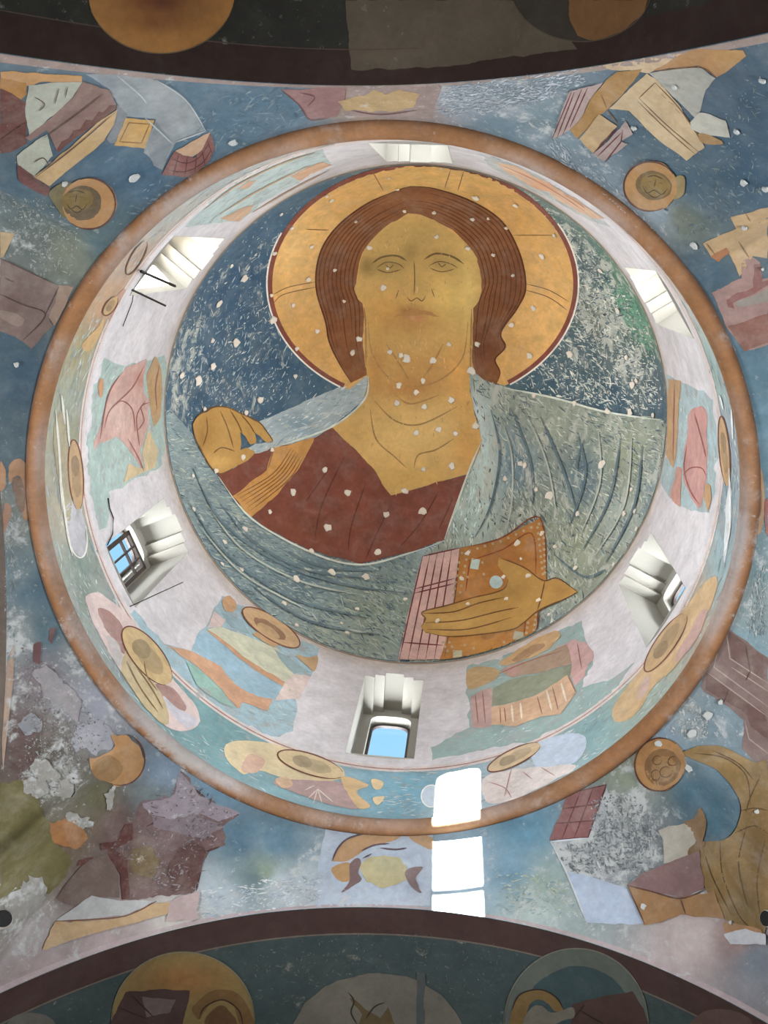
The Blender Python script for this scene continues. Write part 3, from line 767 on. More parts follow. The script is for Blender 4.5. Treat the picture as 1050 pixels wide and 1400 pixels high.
# blessing hand
hand_p = [(262, 580), (270, 568), (290, 557), (310, 557), (330, 566), (353, 577), (364, 590), (372, 603), (364, 605), (355, 596), (347, 590), (348, 606), (341, 608), (334, 597), (327, 590), (328, 608), (326, 615), (336, 612), (348, 617), (342, 626), (333, 632), (320, 640), (300, 648), (288, 640), (278, 624), (266, 600)]
hand = fig.fill('hand', (164, 122, 50), hand_p, smooth=False, wear=.05, mat='skin', blobs=[(285, 580, 14, (150, 110, 42), 30), (300, 632, 16, (184, 142, 66), 10), (275, 600, 8, (140, 100, 38), 20)])
fig.lines('finger_line', (102, 68, 24), [[(300, 562), (310, 585), (318, 612)], [(313, 560), (324, 578), (330, 592)], [(328, 566), (340, 580), (347, 592)], [(281, 570), (282, 590), (276, 610)], [(290, 620), (302, 612), (320, 617)], hand_p[0:9], hand_p[-5:] + [hand_p[0]]], 1.7, parent=hand)
# book
cover = fig.fill('book_cover', (158, 102, 28), [(629, 750), (660, 745), (685, 737), (712, 724), (739, 708), (746, 735), (748, 793), (743, 815), (737, 836), (732, 870), (700, 884), (630, 903), (600, 904), (612, 870), (622, 820)], smooth=False, wear=.1, step=7, blobs=[(690, 770, 30, (150, 92, 24)), (650, 880, 30, (170, 116, 40), 16), (640, 800, 16, (172, 112, 40))])
pages = fig.fill('book_pages', (186, 148, 138), [(578, 761), (604, 755), (629, 750), (622, 800), (614, 860), (602, 904), (544, 904), (560, 830)], smooth=False, wear=.2, label='pinkish page edges with dark red lines')
fig.lines('page_line', (104, 44, 44), [[(578 + 10 * i, 761 - 2.3 * i), (562 + 11 * i, 830), (546 + 12 * i, 903)] for i in range(5)] + [[(568, 806), (622, 792)], [(567, 812), (621, 799)], [(551, 880), (606, 884)], [(578, 761), (629, 750)]], 1.9, parent=pages)
fig.lines('border', (126, 60, 22), [[(629, 750), (685, 737), (739, 708), (748, 793)], [(640, 768), (688, 752), (728, 730), (734, 790)], [(629, 750), (622, 820), (608, 900)], [(643, 766), (637, 810)], [(737, 836), (732, 870), (700, 884)], [(720, 845), (717, 872)]], 1.9, parent=cover)
gem = [(ell(650, 772, 8, 10, 10, 4, 45, 405), (166, 182, 176)), (ell(679, 797, 9, 9, 0, 14), (158, 178, 178)), (ell(726, 745, 9, 14, 12, 4, 45, 405), (152, 104, 58)), (ell(710, 871, 10, 8, 10, 4, 45, 405), (150, 146, 126)), (ell(626, 896, 9, 7, 0, 4, 45, 405), (160, 156, 130)), (ell(668, 869, 10, 7, -20, 14), (146, 98, 44))]
for pts, c in gem: fig.fill('gem', c, pts, smooth=False, up=False, parent=cover)
fig.layer += 1
pearl = [(632 + 10.6 * i, 757 - 3.2 * i - max(0, i - 5) * 1.6) for i in range(11)] + [(736 + .9 * i, 722 + 8 * i) for i in range(9)] + [(744 + .3 * i, 728 + 8 * i) for i in range(8)] + [(638 - 1.7 * i, 766 + 9 * i) for i in range(6)] + [(628 - 1.5 * i, 770 + 9 * i) for i in range(6)] + [(734 - i, 842 + 7 * i) for i in range(5)] + [(724 - i, 846 + 7 * i) for i in range(5)] + [(606 + 3 * i, 880 + 6 * (i % 3)) for i in range(6)] + [(655, 838), (670, 835), (690, 880), (648, 888), (636, 884), (662, 786), (660, 770), (640, 790)]
pv, pf, pc = [], [], []
q = np.concatenate([ell(x, y, 2.0, 2.0, 0, 7) for x, y in pearl]); Pq, nq = on_dome(q)
for i in range(len(pearl)):
    b = len(pv); pv += [W(Pq[7 * i + j] + nq[7 * i + j] * (0.0005 + .00024 * fig.layer)) - fig.org for j in range(7)]; pf.append(tuple(range(b, b + 7)))
mesh_obj('pearls', [v + fig.org for v in pv], pf, MAT['paint'], cover, fig.org, cols=np.tile(np.array([*alb((222, 196, 150)), 0]), (len(pv), 1)))
bpy.data.objects['pearls'].location = (0, 0, 0); bpy.data.objects['pearls']['kind'] = 'stuff'
hb_p = [(576, 858), (582, 848), (578, 838), (612, 829), (649, 818), (672, 813), (690, 806), (696, 794), (688, 784), (681, 775), (684, 764), (702, 770), (721, 779), (744, 795), (764, 792), (791, 811), (770, 822), (757, 827), (735, 838), (716, 854), (699, 863), (650, 870), (612, 872), (582, 866)]
hb = fig.fill('hand', (164, 122, 48), hb_p, smooth=False, wear=.12, mat='skin', blobs=[(700, 812, 26, (150, 110, 40), 14), (620, 850, 40, (178, 138, 64), 12), (768, 808, 16, (158, 114, 46))], step=6)
fig.lines('finger_line', (98, 62, 22), [[(578, 840), (620, 838), (655, 826), (690, 818)], [(582, 853), (630, 850), (680, 838), (710, 832)], [(585, 862), (640, 862), (700, 846)], hb_p[0:8], hb_p[10:16], hb_p[15:], [(746, 796), (742, 815), (736, 836)]], 1.8, parent=hb)
# seam lines and scratches of the ground and mantle, and a painted light beam
fig.lines('mantle_edge', (186, 192, 180), [[(297, 652), (343, 710), (427, 757), (493, 773), (560, 757), (608, 740)], [(503, 514), (498, 546), (452, 584), (374, 612)], [(659, 603), (640, 648), (608, 738)], [(690, 530), (760, 544), (830, 563), (905, 574)]], 2.6)
fig.lines('fold_line', (84, 104, 112), [[(262, 640), (300, 712), (380, 770), (470, 800), (556, 812)], [(258, 690), (310, 760), (400, 820), (500, 846)], [(300, 690), (350, 745), (420, 780), (500, 792)], [(340, 800), (420, 850), (520, 870)], [(380, 750), (440, 775), (520, 782)]], 3.4, wear=.5, mat='mantle')
fig.lines('fold_line', (78, 98, 108), [[(672, 560), (684, 620), (672, 690), (650, 735)], [(700, 560), (726, 630), (730, 690)], [(740, 570), (770, 640), (790, 700)], [(790, 590), (802, 650), (780, 720)], [(850, 600), (836, 680), (800, 750)], [(880, 610), (870, 690), (830, 770)], [(800, 600), (790, 640), (812, 630)], [(760, 760), (800, 790), (830, 780)]], 3.2, wear=.5, mat='shawl')
fig.lines('fold_light', (150, 158, 148), [[(680, 560), (700, 620), (700, 690), (690, 730)], [(720, 565), (748, 630), (762, 700)], [(820, 590), (822, 660), (796, 730)], [(866, 600), (856, 690), (816, 760)], [(280, 690), (330, 752), (410, 796), (500, 816)], [(270, 720), (330, 786), (420, 836)]], 2.6, wear=.5, mat='shawl')
fold_ang = lambda x, y: np.degrees(np.arctan2(120 + (y - 760) * .2, 300 - (x - 400) * .8))
left_bg = [(234, 540), (240, 470), (280, 385), (350, 310), (420, 270), (380, 330), (366, 390), (380, 450), (430, 510), (476, 526), (400, 556), (352, 576), (300, 556), (262, 578)]
flecks('scratch_and_light_flecks', ceiling, 'dome', left_bg, 700, 8, 2.0, -58, 24, [(150, 164, 168), (176, 182, 176), (120, 142, 156), (196, 192, 180)], 2, 11, 'paint')
flecks('scratch_and_light_flecks', ceiling, 'dome', left_bg, 400, 9, 2.4, -20, 40, [(48, 76, 98), (40, 66, 88), (70, 100, 122)], 2, 12)
right_bg = [(640, 233), (720, 262), (800, 325), (860, 402), (890, 460), (908, 560), (830, 558), (700, 528), (760, 480), (788, 400), (770, 330), (720, 276)]
flecks('scratch_and_light_flecks', ceiling, 'dome', right_bg, 1700, 9, 2.8, 40, 30, [(190, 192, 178), (170, 176, 162), (206, 202, 188), (140, 154, 150)], 2, 13)
flecks('scratch_and_light_flecks', ceiling, 'dome', right_bg, 900, 9, 2.8, -30, 40, [(52, 74, 88), (44, 62, 78), (64, 92, 104)], 2, 14)
flecks('scratch_and_light_flecks', ceiling, 'dome', [(838, 392), (862, 400), (890, 455), (892, 480), (872, 470), (848, 430)], 200, 9, 4, 60, 20, [(70, 130, 98), (84, 146, 112)], 3, 15)
flecks('scratch_and_light_flecks', ceiling, 'dome', mant_l, 1900, 13, 2.3, fold_ang, 16, [(140, 152, 146), (160, 168, 158), (120, 138, 138), (156, 160, 132)], 9, 16)
flecks('scratch_and_light_flecks', ceiling, 'dome', mant_l, 1100, 13, 2.4, fold_ang, 18, [(70, 92, 102), (60, 82, 94), (84, 104, 108)], 9, 17)
fan = lambda x, y: np.degrees(np.arctan2(y - 480, x - 620))
flecks('scratch_and_light_flecks', ceiling, 'dome', mant_r, 1800, 13, 2.4, fan, 20, [(160, 166, 148), (176, 180, 164), (140, 150, 140), (190, 190, 172)], 9, 18)
flecks('scratch_and_light_flecks', ceiling, 'dome', mant_r, 1200, 13, 2.6, fan, 24, [(74, 92, 100), (64, 82, 88), (92, 108, 112), (80, 86, 74)], 9, 19)
beam = [(648, 560), (660, 604), (662, 660), (650, 740), (606, 742), (640, 650)]
flecks('scratch_and_light_flecks', ceiling, 'dome', beam, 240, 14, 3, 95, 15, [(190, 206, 200), (176, 196, 190)], 10, 20)  # pale flecks paint a faint beam of light on the mantle
flecks('scratch_and_light_flecks', ceiling, 'dome', strip_l, 260, 12, 2.4, -28, 14, [(176, 186, 186), (110, 134, 150), (196, 196, 186)], 10, 21)
flecks('scratch_and_light_flecks', ceiling, 'dome', face_p, 420, 7, 1.8, 85, 20, [(204, 166, 92), (170, 124, 52), (190, 144, 62)], 20, 22, 'skin')
flecks('scratch_and_light_flecks', ceiling, 'dome', tun, 150, 6, 1.6, -50, 30, [(150, 104, 84), (96, 48, 36)], 16, 23)
CH = [(543, 257, 3), (553, 287, 3.5), (594, 289, 4), (486, 301, 3.5), (647, 298, 4), (505, 337, 5), (597, 322, 4.5), (457, 368, 3.5), (693, 310, 4), (675, 347, 3.5), (702, 375, 3.5), (640, 338, 5), (668, 297, 3), (470, 411, 3), (491, 463, 5.5), (482, 482, 5), (653, 470, 4.5),
      (530, 366, 3), (524, 392, 6), (548, 485, 4.5), (533, 480, 4), (556, 490, 8), (592, 492, 6), (614, 470, 4.5), (545, 527, 5.5), (578, 520, 5), (569, 536, 5), (543, 551, 5.5), (580, 556, 6), (617, 547, 5.5), (569, 591, 5), (600, 587, 5.5), (623, 593, 5), (579, 642, 5), (618, 638, 6.5), (553, 672, 6), (651, 582, 6), (645, 506, 8),
      (475, 674, 6.5), (448, 722, 6.5), (444, 643, 5), (528, 704, 5.5), (578, 699, 7), (400, 673, 6), (368, 700, 4), (516, 755, 6), (371, 615, 4), (331, 625, 5), (294, 644, 5), (278, 559, 4), (335, 564, 4), (262, 651, 4), (263, 697, 5), (334, 724, 5.5), (306, 742, 5), (405, 793, 7), (329, 780, 5), (425, 754, 5.5), (453, 783, 7), (387, 826, 5), (404, 856, 4), (488, 834, 4), (466, 854, 3), (474, 867, 5), (500, 790, 6), (554, 821, 4), (302, 772, 3.5),
      (355, 547, 6), (322, 468, 8), (333, 380, 7), (298, 415, 7), (289, 465, 4), (315, 362, 4), (375, 345, 3.5), (290, 500, 6), (247, 512, 7), (270, 520, 9), (405, 476, 4), (403, 514, 4.5), (372, 437, 7), (383, 291, 4), (398, 310, 4), (370, 403, 4), (373, 345, 3.5), (446, 266, 4), (425, 336, 4), (421, 381, 5), (400, 416, 4), (433, 452, 5), (453, 272, 4), (532, 241, 3),
      (651, 269, 6), (706, 279, 5), (742, 349, 5.5), (730, 420, 5), (700, 443, 5), (725, 486, 5.5), (759, 320, 3.5), (604, 225, 3), (712, 634, 5), (718, 636, 5), (752, 678, 8), (691, 655, 5), (791, 703, 5), (734, 670, 4), (824, 636, 8), (832, 562, 6), (787, 551, 5), (731, 540, 5), (863, 563, 6), (895, 567, 4), (780, 484, 6), (858, 488, 5), (866, 526, 7), (846, 424, 5), (822, 369, 5), (872, 520, 4), (865, 670, 4), (855, 703, 5), (877, 726, 4), (788, 778, 5), (760, 748, 4), (742, 730, 5), (708, 743, 6), (640, 757, 5), (632, 792, 5), (689, 790, 4), (723, 788, 6), (640, 827, 4), (737, 822, 5), (598, 850, 5), (693, 820, 4), (713, 765, 3), (842, 774, 4), (752, 842, 4), (870, 700, 4)]
chips(ceiling, 'dome', CH)

# ------------------------------------------------------------------ paintings on the drum: plain teal fields, then figures
D = Fresco('drum', None, (100, 640), 'drum', parent=drum)
MINT, TEAL = (150, 178, 170), (128, 162, 160)
fields = [
    (MINT, [(143, 488), (158, 498), (172, 502), (200, 490), (226, 484), (231, 520), (230, 580), (224, 620), (216, 640), (193, 648), (168, 662), (150, 672), (150, 700), (146, 722), (136, 727), (122, 660), (119, 600), (130, 530)]),
    ((150, 176, 182), [(911, 512), (935, 525), (962, 535), (974, 548), (982, 600), (980, 650), (970, 698), (958, 702), (932, 694), (916, 681), (903, 662), (910, 600)]),
    ((140, 176, 190), [(270, 868), (284, 850), (304, 814), (320, 822), (372, 845), (434, 888), (428, 922), (408, 948), (400, 1000), (380, 1008), (320, 985), (240, 925), (176, 838), (182, 832), (225, 880), (262, 890)]),
    ((128, 160, 156), [(641, 910), (700, 893), (760, 866), (793, 850), (812, 905), (795, 940), (830, 930), (868, 906), (845, 940), (790, 985), (720, 1014), (640, 1030), (592, 1038), (590, 1022), (640, 996)]),
    ((164, 186, 184), [(252, 310), (300, 262), (370, 222), (440, 203), (452, 222), (420, 240), (360, 275), (330, 300), (300, 305)]),
    ((176, 180, 180), [(660, 212), (672, 213), (740, 240), (800, 280), (838, 312), (812, 304), (740, 266), (668, 226)]),
]
for i, (c, p) in enumerate(fields):
    D.fill('painted_ground', c, rag(p, 1.6, i, 6), smooth=False, wear=.62, mat='wall', step=8, up=False, kw=dict(zlo=BAND))
D.layer += 1
D.lines('border_line', (206, 190, 184), [pixel_of(np.array([[math.cos(a), math.sin(a), zz_] for a in np.linspace(-math.pi, math.pi, 200)])) for zz_ in (BAND, BAND - .022)], 3.0, wear=.45, taper=False, mat='wall', kw=dict(zlo=.0))
D.lines('border_line', (156, 110, 96), [pixel_of(np.array([[math.cos(a), math.sin(a), BAND - .011] for a in np.linspace(-math.pi, math.pi, 200)]))], 1.8, wear=.55, taper=False, mat='wall', up=False, kw=dict(zlo=.0))
D.lines('border_line', (150, 126, 100), [pixel_of(np.array([[math.cos(a), math.sin(a), ZD - .012] for a in np.linspace(-math.pi, math.pi, 200)]))], 2.0, wear=.5, taper=False, mat='wall', up=False)

G_UP = 'figures between the drum windows'; G_LOW = 'busts in the lower band of the drum'
PINK, OCH = (190, 142, 130), (186, 140, 78)
f = Fresco('standing_figure', 'faded figure in a pink robe with drapery folds painted between drum windows', (175, 570), 'drum', group=G_UP, base=3)
f.fill('robe', PINK, [(200, 491), (196, 535), (204, 548), (202, 583), (191, 616), (197, 646), (174, 612), (159, 597), (145, 602), (134, 606), (128, 618), (127, 607), (139, 579), (147, 541), (163, 513), (171, 502), (184, 498)], smooth=False, wear=.3, blobs=[(160, 570, 14, (206, 172, 160), 22), (190, 520, 12, (182, 128, 114))])
f.fill('hair', (176, 132, 74), [(213, 488), (221, 513), (220, 563), (210, 582), (205, 560), (201, 524), (206, 500)], wear=.3)
f.fill('scroll', (196, 168, 118), [(202, 587), (215, 616), (211, 640), (193, 647), (168, 661), (176, 634), (188, 640), (198, 640), (194, 616)], smooth=False, wear=.3)
f.fill('ornament', (190, 130, 86), [(136, 518), (141, 520), (140, 538), (136, 543), (133, 530)], wear=.2)
f.lines('fold_line', (152, 96, 84), [[(163, 513), (147, 541), (136, 600)], [(196, 500), (180, 530), (150, 560), (142, 585)], [(150, 560), (165, 548), (180, 560), (184, 590)], [(198, 548), (186, 570), (190, 610)], [(204, 550), (192, 556), (196, 575), (186, 590)], [(174, 600), (188, 625), (196, 644)], [(217, 500), (212, 530), (214, 560)]], 1.7)
f = Fresco('standing_figure', 'worn figure in a rose robe above an ochre oval medallion at the drum', (952, 620), 'drum', group=G_UP, base=3)
f.fill('robe', (184, 122, 114), [(945, 562), (957, 556), (966, 562), (968, 600), (967, 645), (958, 694), (943, 676), (934, 652), (937, 620), (940, 600)], wear=.2, blobs=[(955, 650, 10, (196, 146, 138), 20)])
f.fill('ochre_strip', (176, 132, 82), [(914, 518), (931, 522), (929, 570), (926, 617), (921, 640), (911, 620), (912, 570)], smooth=False, wear=.35)
f.fill('robe_hem', (186, 126, 108), [(926, 638), (933, 642), (931, 694), (921, 686), (916, 678), (922, 660)], smooth=False, wear=.3)
f.fill('ornament', (178, 130, 76), [(965, 660), (972, 664), (974, 684), (968, 700), (962, 680)], smooth=False)
f.lines('fold_line', (150, 84, 78), [[(950, 565), (960, 600), (966, 625)], [(934, 650), (945, 640), (960, 640), (966, 650)], [(940, 610), (936, 640), (944, 670), (957, 690)], [(923, 525), (922, 570), (921, 630)]], 1.6)
f = Fresco('standing_figure', 'figure with ochre halo and green cloak beside rose and orange cloth on the drum', (730, 930), 'drum', group=G_UP, base=3)
f.fill('cloth', (190, 140, 136), rag([(762, 885), (787, 873), (800, 876), (812, 903), (800, 924), (787, 938), (778, 915), (764, 905)], 1.5, 3), smooth=False, wear=.35)
f.fill('sleeve', (176, 136, 76), [(640, 917), (662, 912), (682, 918), (676, 930), (641, 943)], wear=.2)
f.fill('robe', (176, 136, 128), [(643, 953), (660, 944), (674, 941), (673, 992), (660, 996), (645, 995)], smooth=False, wear=.25)
f.fill('cloak', (116, 124, 96), [(672, 966), (675, 942), (700, 929), (745, 920), (783, 908), (780, 925), (735, 950), (690, 964)], smooth=False, wear=.2)
f.fill('drapery', (200, 152, 110), [(672, 969), (700, 962), (735, 951), (777, 924), (788, 947), (767, 976), (740, 980), (706, 993), (672, 991)], smooth=False, wear=.25)
f.fill('arm', (150, 116, 88), [(683, 918), (706, 908), (740, 898), (775, 880), (783, 906), (745, 919), (700, 927)], smooth=False, wear=.25, blobs=[(700, 916, 10, (190, 140, 130))])
hh = f.fill('halo', (190, 142, 78), [(683, 908), (700, 894), (720, 882), (745, 868), (762, 864), (766, 871), (750, 887), (725, 900), (702, 909), (690, 911)], wear=.2)
f.fill('hair', (150, 104, 58), [(700, 904), (716, 890), (740, 880), (746, 884), (730, 895), (712, 905)], wear=.2, parent=hh)
f.lines('fold_line', (150, 96, 78), [[(650, 950), (654, 990)], [(660, 946), (664, 990)], [(690, 968), (692, 988)], [(684, 968), (685, 990)], [(735, 953), (742, 978)], [(756, 940), (764, 972)], [(777, 924), (788, 947)], [(683, 922), (720, 906), (770, 890)], [(790, 880), (796, 915)]], 1.6)
f.lines('highlight', (222, 206, 182), [[(700, 965), (702, 988)], [(712, 962), (714, 984)], [(748, 945), (755, 972)], [(768, 935), (775, 960)]], 3, wear=.4)
f = Fresco('standing_figure', 'figure with tilted ochre halo, pale green cloak and orange edged blue robe on the drum', (330, 910), 'drum', group=G_UP, base=3)
f.fill('robe', (126, 168, 190), [(264, 886), (270, 869), (283, 864), (316, 888), (350, 918), (386, 938), (370, 957), (316, 938), (287, 912)], smooth=False, wear=.35)
f.fill('cloak', (188, 190, 158), [(283, 861), (299, 856), (344, 872), (379, 886), (402, 922), (388, 936), (344, 914), (316, 888)], smooth=False, wear=.3)
f.fill('rose_patch', (206, 178, 172), [(284, 858), (292, 836), (308, 848), (302, 858)], smooth=False, wear=.3)
f.fill('rose_patch', (206, 182, 172), [(388, 936), (402, 922), (425, 925), (410, 955), (376, 958)], smooth=False, wear=.4)
f.fill('inner_robe', (122, 156, 166), [(299, 832), (330, 848), (342, 868), (316, 858)], smooth=False, wear=.3)
f.fill('inner_robe', (124, 156, 162), [(374, 888), (392, 898), (425, 920), (402, 921), (384, 905)], smooth=False, wear=.3)
f.fill('hem', (196, 138, 96), [(230, 883), (247, 887), (273, 896), (301, 913), (320, 937), (353, 953), (371, 956), (364, 973), (330, 960), (326, 970), (312, 954), (294, 934), (266, 908), (247, 900)], smooth=False, wear=.2)
f.fill('hem', (190, 130, 86), [(281, 860), (300, 872), (330, 896), (362, 918), (389, 932), (386, 938), (350, 918), (316, 892), (290, 870)], smooth=False, wear=.2)
f.fill('green_hem', (120, 172, 156), [(254, 906), (268, 912), (296, 938), (312, 956), (324, 970), (300, 962), (268, 938)], smooth=False, wear=.6, mat='wall')
f.fill('ornament', (186, 134, 82), [(303, 822), (312, 815), (322, 824), (320, 836), (308, 836)], wear=.2)
f.fill('ornament', (178, 138, 84), [(404, 896), (420, 900), (434, 899), (430, 918), (420, 912)], wear=.2)
f.fill('collar', (188, 140, 84), [(343, 868), (360, 860), (385, 882), (374, 886)], smooth=False, wear=.2)
hh = f.fill('halo', (196, 150, 96), ell(370, 859, 46, 15, 33), smooth=False, wear=.1)
f.lines('outline', (126, 74, 48), [ell(370, 859, 46, 15, 33)], 1.8, closed=True, parent=hh, smooth=False)
f.fill('hair', (138, 92, 54), ell(368, 861, 26, 8, 33), smooth=False, wear=.15, parent=hh)
f.fill('head', (184, 142, 86), ell(366, 864, 18, 6, 33), smooth=False, wear=.2, parent=hh)
f = Fresco('painted_fragment', 'orange remnants of painting in the mint field above the open casement rods', (400, 240), 'drum', base=3)
f.fill('remnant', (198, 146, 104), rag([(395, 243), (420, 228), (440, 221), (456, 224), (430, 236), (412, 246)], 1.2, 5), smooth=False, wear=.4)
f.fill('remnant', (194, 150, 110), rag([(303, 297), (325, 287), (348, 278), (340, 292), (327, 301)], 1.2, 6), smooth=False, wear=.4)
f.fill('remnant', (200, 150, 116), rag([(325, 258), (340, 246), (352, 246), (338, 258)], 1, 7), smooth=False, wear=.4)
f.lines('streak', (176, 150, 120), [[(280, 285), (320, 255), (380, 225), (430, 208)], [(300, 292), (350, 262), (420, 226)], [(345, 290), (400, 258), (450, 232)]], 2.2, wear=.4)
f = Fresco('painted_fragment', 'long peach strip of painting curving along the drum near the green streaks', (750, 255), 'drum', base=3)
f.fill('strip', (204, 158, 122), rag([(672, 218), (705, 227), (746, 248), (787, 272), (826, 298), (808, 298), (746, 263), (694, 236)], 1, 8), smooth=False, wear=.35, blobs=[(740, 255, 30, (206, 150, 110), 8)])
f.lines('streak', (186, 120, 84), [[(690, 227), (740, 250), (800, 288)], [(770, 264), (790, 276), (800, 284)]], 1.8, wear=.3)

def bust(label, at, parts, halo, holder_lines=()):
    f = Fresco('medallion_bust', label, at, 'drum', group=G_LOW, base=3)
    for nm, c, p, w_ in parts: f.fill(nm, c, p, wear=w_, kw=dict(zlo=.03, zhi=BAND - .004))
    if halo:
        cx, cy, rx, ry, rot, c = halo
        h_ = f.fill('halo', c, ell(cx, cy, rx, ry, rot), smooth=False, wear=.25)
        f.lines('outline', (112, 70, 52), [ell(cx, cy, rx, ry, rot, 40, 15, 345)], 1.9, smooth=False, parent=h_)
        f.fill('head', tuple(int(v * .86) for v in c), ell(cx + .1 * rx * math.cos(math.radians(rot)), cy + .1 * rx * math.sin(math.radians(rot)), rx * .55, ry * .6, rot), smooth=False, wear=.35, parent=h_)
        f.fill('hair', tuple(int(v * .74) for v in c), ell(cx - .25 * rx * math.cos(math.radians(rot)), cy - .25 * rx * math.sin(math.radians(rot)), rx * .3, ry * .55, rot), smooth=False, wear=.3, parent=h_)
    for nm, c, s, w_ in holder_lines: f.lines(nm, c, s, w_)
    return f
bust('narrow ochre oval bust with olive robe beside the brown cornice', (103, 649), [('ground', (150, 138, 104), [(72, 600), (84, 560), (92, 600), (98, 680), (92, 720), (84, 690)], .5)], (103, 649, 48, 10, 86, (172, 132, 84)), [('scratch', (208, 204, 192), [[(75, 560), (80, 620), (84, 700)], [(83, 540), (88, 580)], [(90, 560), (94, 610)], [(80, 640), (90, 720), (98, 760)]], 3)])
bust('bust in pink mandorla with ochre robe and tilted ochre halo on the drum', (200, 900), [('mandorla', (206, 178, 174), [(119, 814), (135, 811), (160, 828), (181, 850), (235, 927), (262, 958), (273, 986), (258, 999), (227, 994), (190, 950), (150, 895), (118, 829)], .3),
     ('cloak', (150, 106, 98), [(133, 832), (150, 838), (165, 852), (171, 880), (168, 895), (150, 870), (138, 850)], .4), ('cloak', (158, 110, 102), [(212, 936), (235, 940), (250, 960), (252, 972), (228, 962)], .3), ('lilac_patch', (184, 180, 192), [(222, 952), (245, 970), (270, 984), (258, 996), (236, 980)], .4), ('scuff', (180, 170, 170), [(144, 870), (160, 880), (168, 910), (156, 905)], .6),
     ('robe', (176, 152, 104), [(171, 893), (190, 905), (207, 930), (225, 960), (229, 990), (212, 982), (196, 965), (176, 936), (164, 916)], .3)], (200, 897, 49, 20, 51, (190, 154, 92)), [('fold_line', (132, 104, 66), [[(172, 905), (190, 940), (215, 975)], [(185, 912), (205, 940), (222, 970)], [(196, 905), (200, 925), (214, 945)]], 1.8)])
bust('bust in cream mandorla with pale halo above fan shaped rose cloth', (420, 1046), [('mandorla', (206, 182, 132), [(306, 1026), (327, 1013), (384, 1020), (453, 1042), (472, 1058), (459, 1067), (413, 1070), (353, 1054), (328, 1058)], .3), ('rose_patch', (196, 150, 124), [(340, 1032), (362, 1040), (350, 1056), (330, 1054)], .2),
     ('cloak', (166, 130, 128), [(373, 1071), (400, 1066), (430, 1068), (473, 1074), (489, 1106), (450, 1100), (416, 1090)], .4), ('robe', (198, 158, 98), [(467, 1062), (504, 1073), (488, 1084), (506, 1103), (490, 1106), (474, 1084)], .3), ('ornament', (202, 158, 118), [(376, 1066), (392, 1064), (400, 1074), (386, 1078)], .3), ('ornament', (206, 174, 120), [(508, 1066), (524, 1070), (520, 1080), (510, 1078)], .3), ('ornament', (206, 178, 124), [(510, 1092), (526, 1090), (516, 1102)], .3)],
     (424, 1046, 47, 14, 18, (200, 170, 118)), [('ray_line', (206, 192, 182), [[(434, 1080), (420, 1094)], [(434, 1080), (428, 1100)], [(434, 1080), (440, 1100)], [(434, 1080), (455, 1098)], [(430, 1075), (416, 1082)]], 1.6)])
bust('pale bust beside the blue wing shape just above the sunlit patch', (710, 1045), [('wing', (166, 184, 206), [(728, 1020), (767, 1005), (796, 1004), (801, 1022), (780, 1046), (735, 1050)], .35), ('robe', (204, 190, 186), [(664, 1062), (715, 1052), (788, 1046), (754, 1070), (700, 1094), (664, 1096)], .45)],
     (703, 1036, 40, 11, -26, (198, 166, 120)), [('fold_line', (170, 130, 126), [[(668, 1070), (690, 1078), (700, 1092)], [(700, 1050), (690, 1090)], [(715, 1056), (728, 1066)], [(740, 1050), (760, 1062)]], 1.6)])
bust('slender ochre mandorla bust leaning along the cornice beside the brown gabled house', (911, 880), [('mandorla', (190, 150, 96), [(977, 787), (952, 812), (900, 880), (870, 925), (844, 958), (837, 978), (850, 988), (876, 970), (892, 940), (932, 902), (966, 842), (981, 806)], .3), ('cloak', (178, 134, 122), [(945, 862), (960, 835), (968, 840), (950, 880), (925, 905), (930, 885)], .4), ('cloak', (186, 150, 136), [(880, 930), (890, 926), (884, 948), (872, 956)], .3)], (911, 879, 48, 13, -55, (180, 138, 84)))
bust('slim ochre oval bust at the cornice beside the rose robed figure', (991, 617), [('streak', (196, 200, 204), [(994, 680), (1000, 660), (1000, 720), (990, 770)], .5)], (991, 617, 48, 7, 85, (182, 138, 84)), [('scratch', (216, 216, 214), [[(985, 540), (990, 560)], [(998, 640), (999, 720), (990, 760)], [(1001, 560), (1003, 600)]], 2.4)])
bust('small faded ochre ovals and rose traces below the window with iron rods', (160, 400), [('rose_patch', (176, 130, 112), [(150, 440), (160, 428), (172, 400), (166, 396), (148, 424)], .45), ('ochre_patch', (192, 146, 78), [(112, 470), (130, 450), (142, 436), (138, 455), (120, 480)], .35)], (150, 418, 15, 7, -55, (190, 146, 88)), [('outline', (130, 92, 70), [ell(186, 352, 26, 8, -60, 30)], 1.6)])
gp = Fresco('plaster_fill', 'grey lilac oval plaster fill below the narrow ochre oval bust', (100, 725), 'drum', cat='plaster', base=3)
gp.fill('fill', (166, 164, 172), rag(ell(103, 722, 40, 13, 80, 24), .8, 3), smooth=False, wear=.5, mat='wall'); gp.lines('edge', (212, 208, 200), [ell(103, 722, 41, 14, 80, 40, -90, 90)], 2.2, wear=.3, smooth=False)
fr = Fresco('painted_circle', 'pale blue circle painted on the drum touching the sunlit patch', (590, 1089), 'drum', base=3)
fr.fill('disc', (172, 192, 210), ell(590, 1089, 14, 15), smooth=False, wear=.4); fr.lines('outline', (220, 220, 216), [ell(590, 1089, 14, 15)], 1.6, closed=True, smooth=False)
band_out = lambda a0, a1: [tuple(p) for p in pixel_of(np.array([[math.cos(a), math.sin(a), .05] for a in np.radians(np.linspace(a0, a1, 30))]))] + [tuple(p) for p in pixel_of(np.array([[math.cos(a), math.sin(a), .39] for a in np.radians(np.linspace(a1, a0, 30))]))]
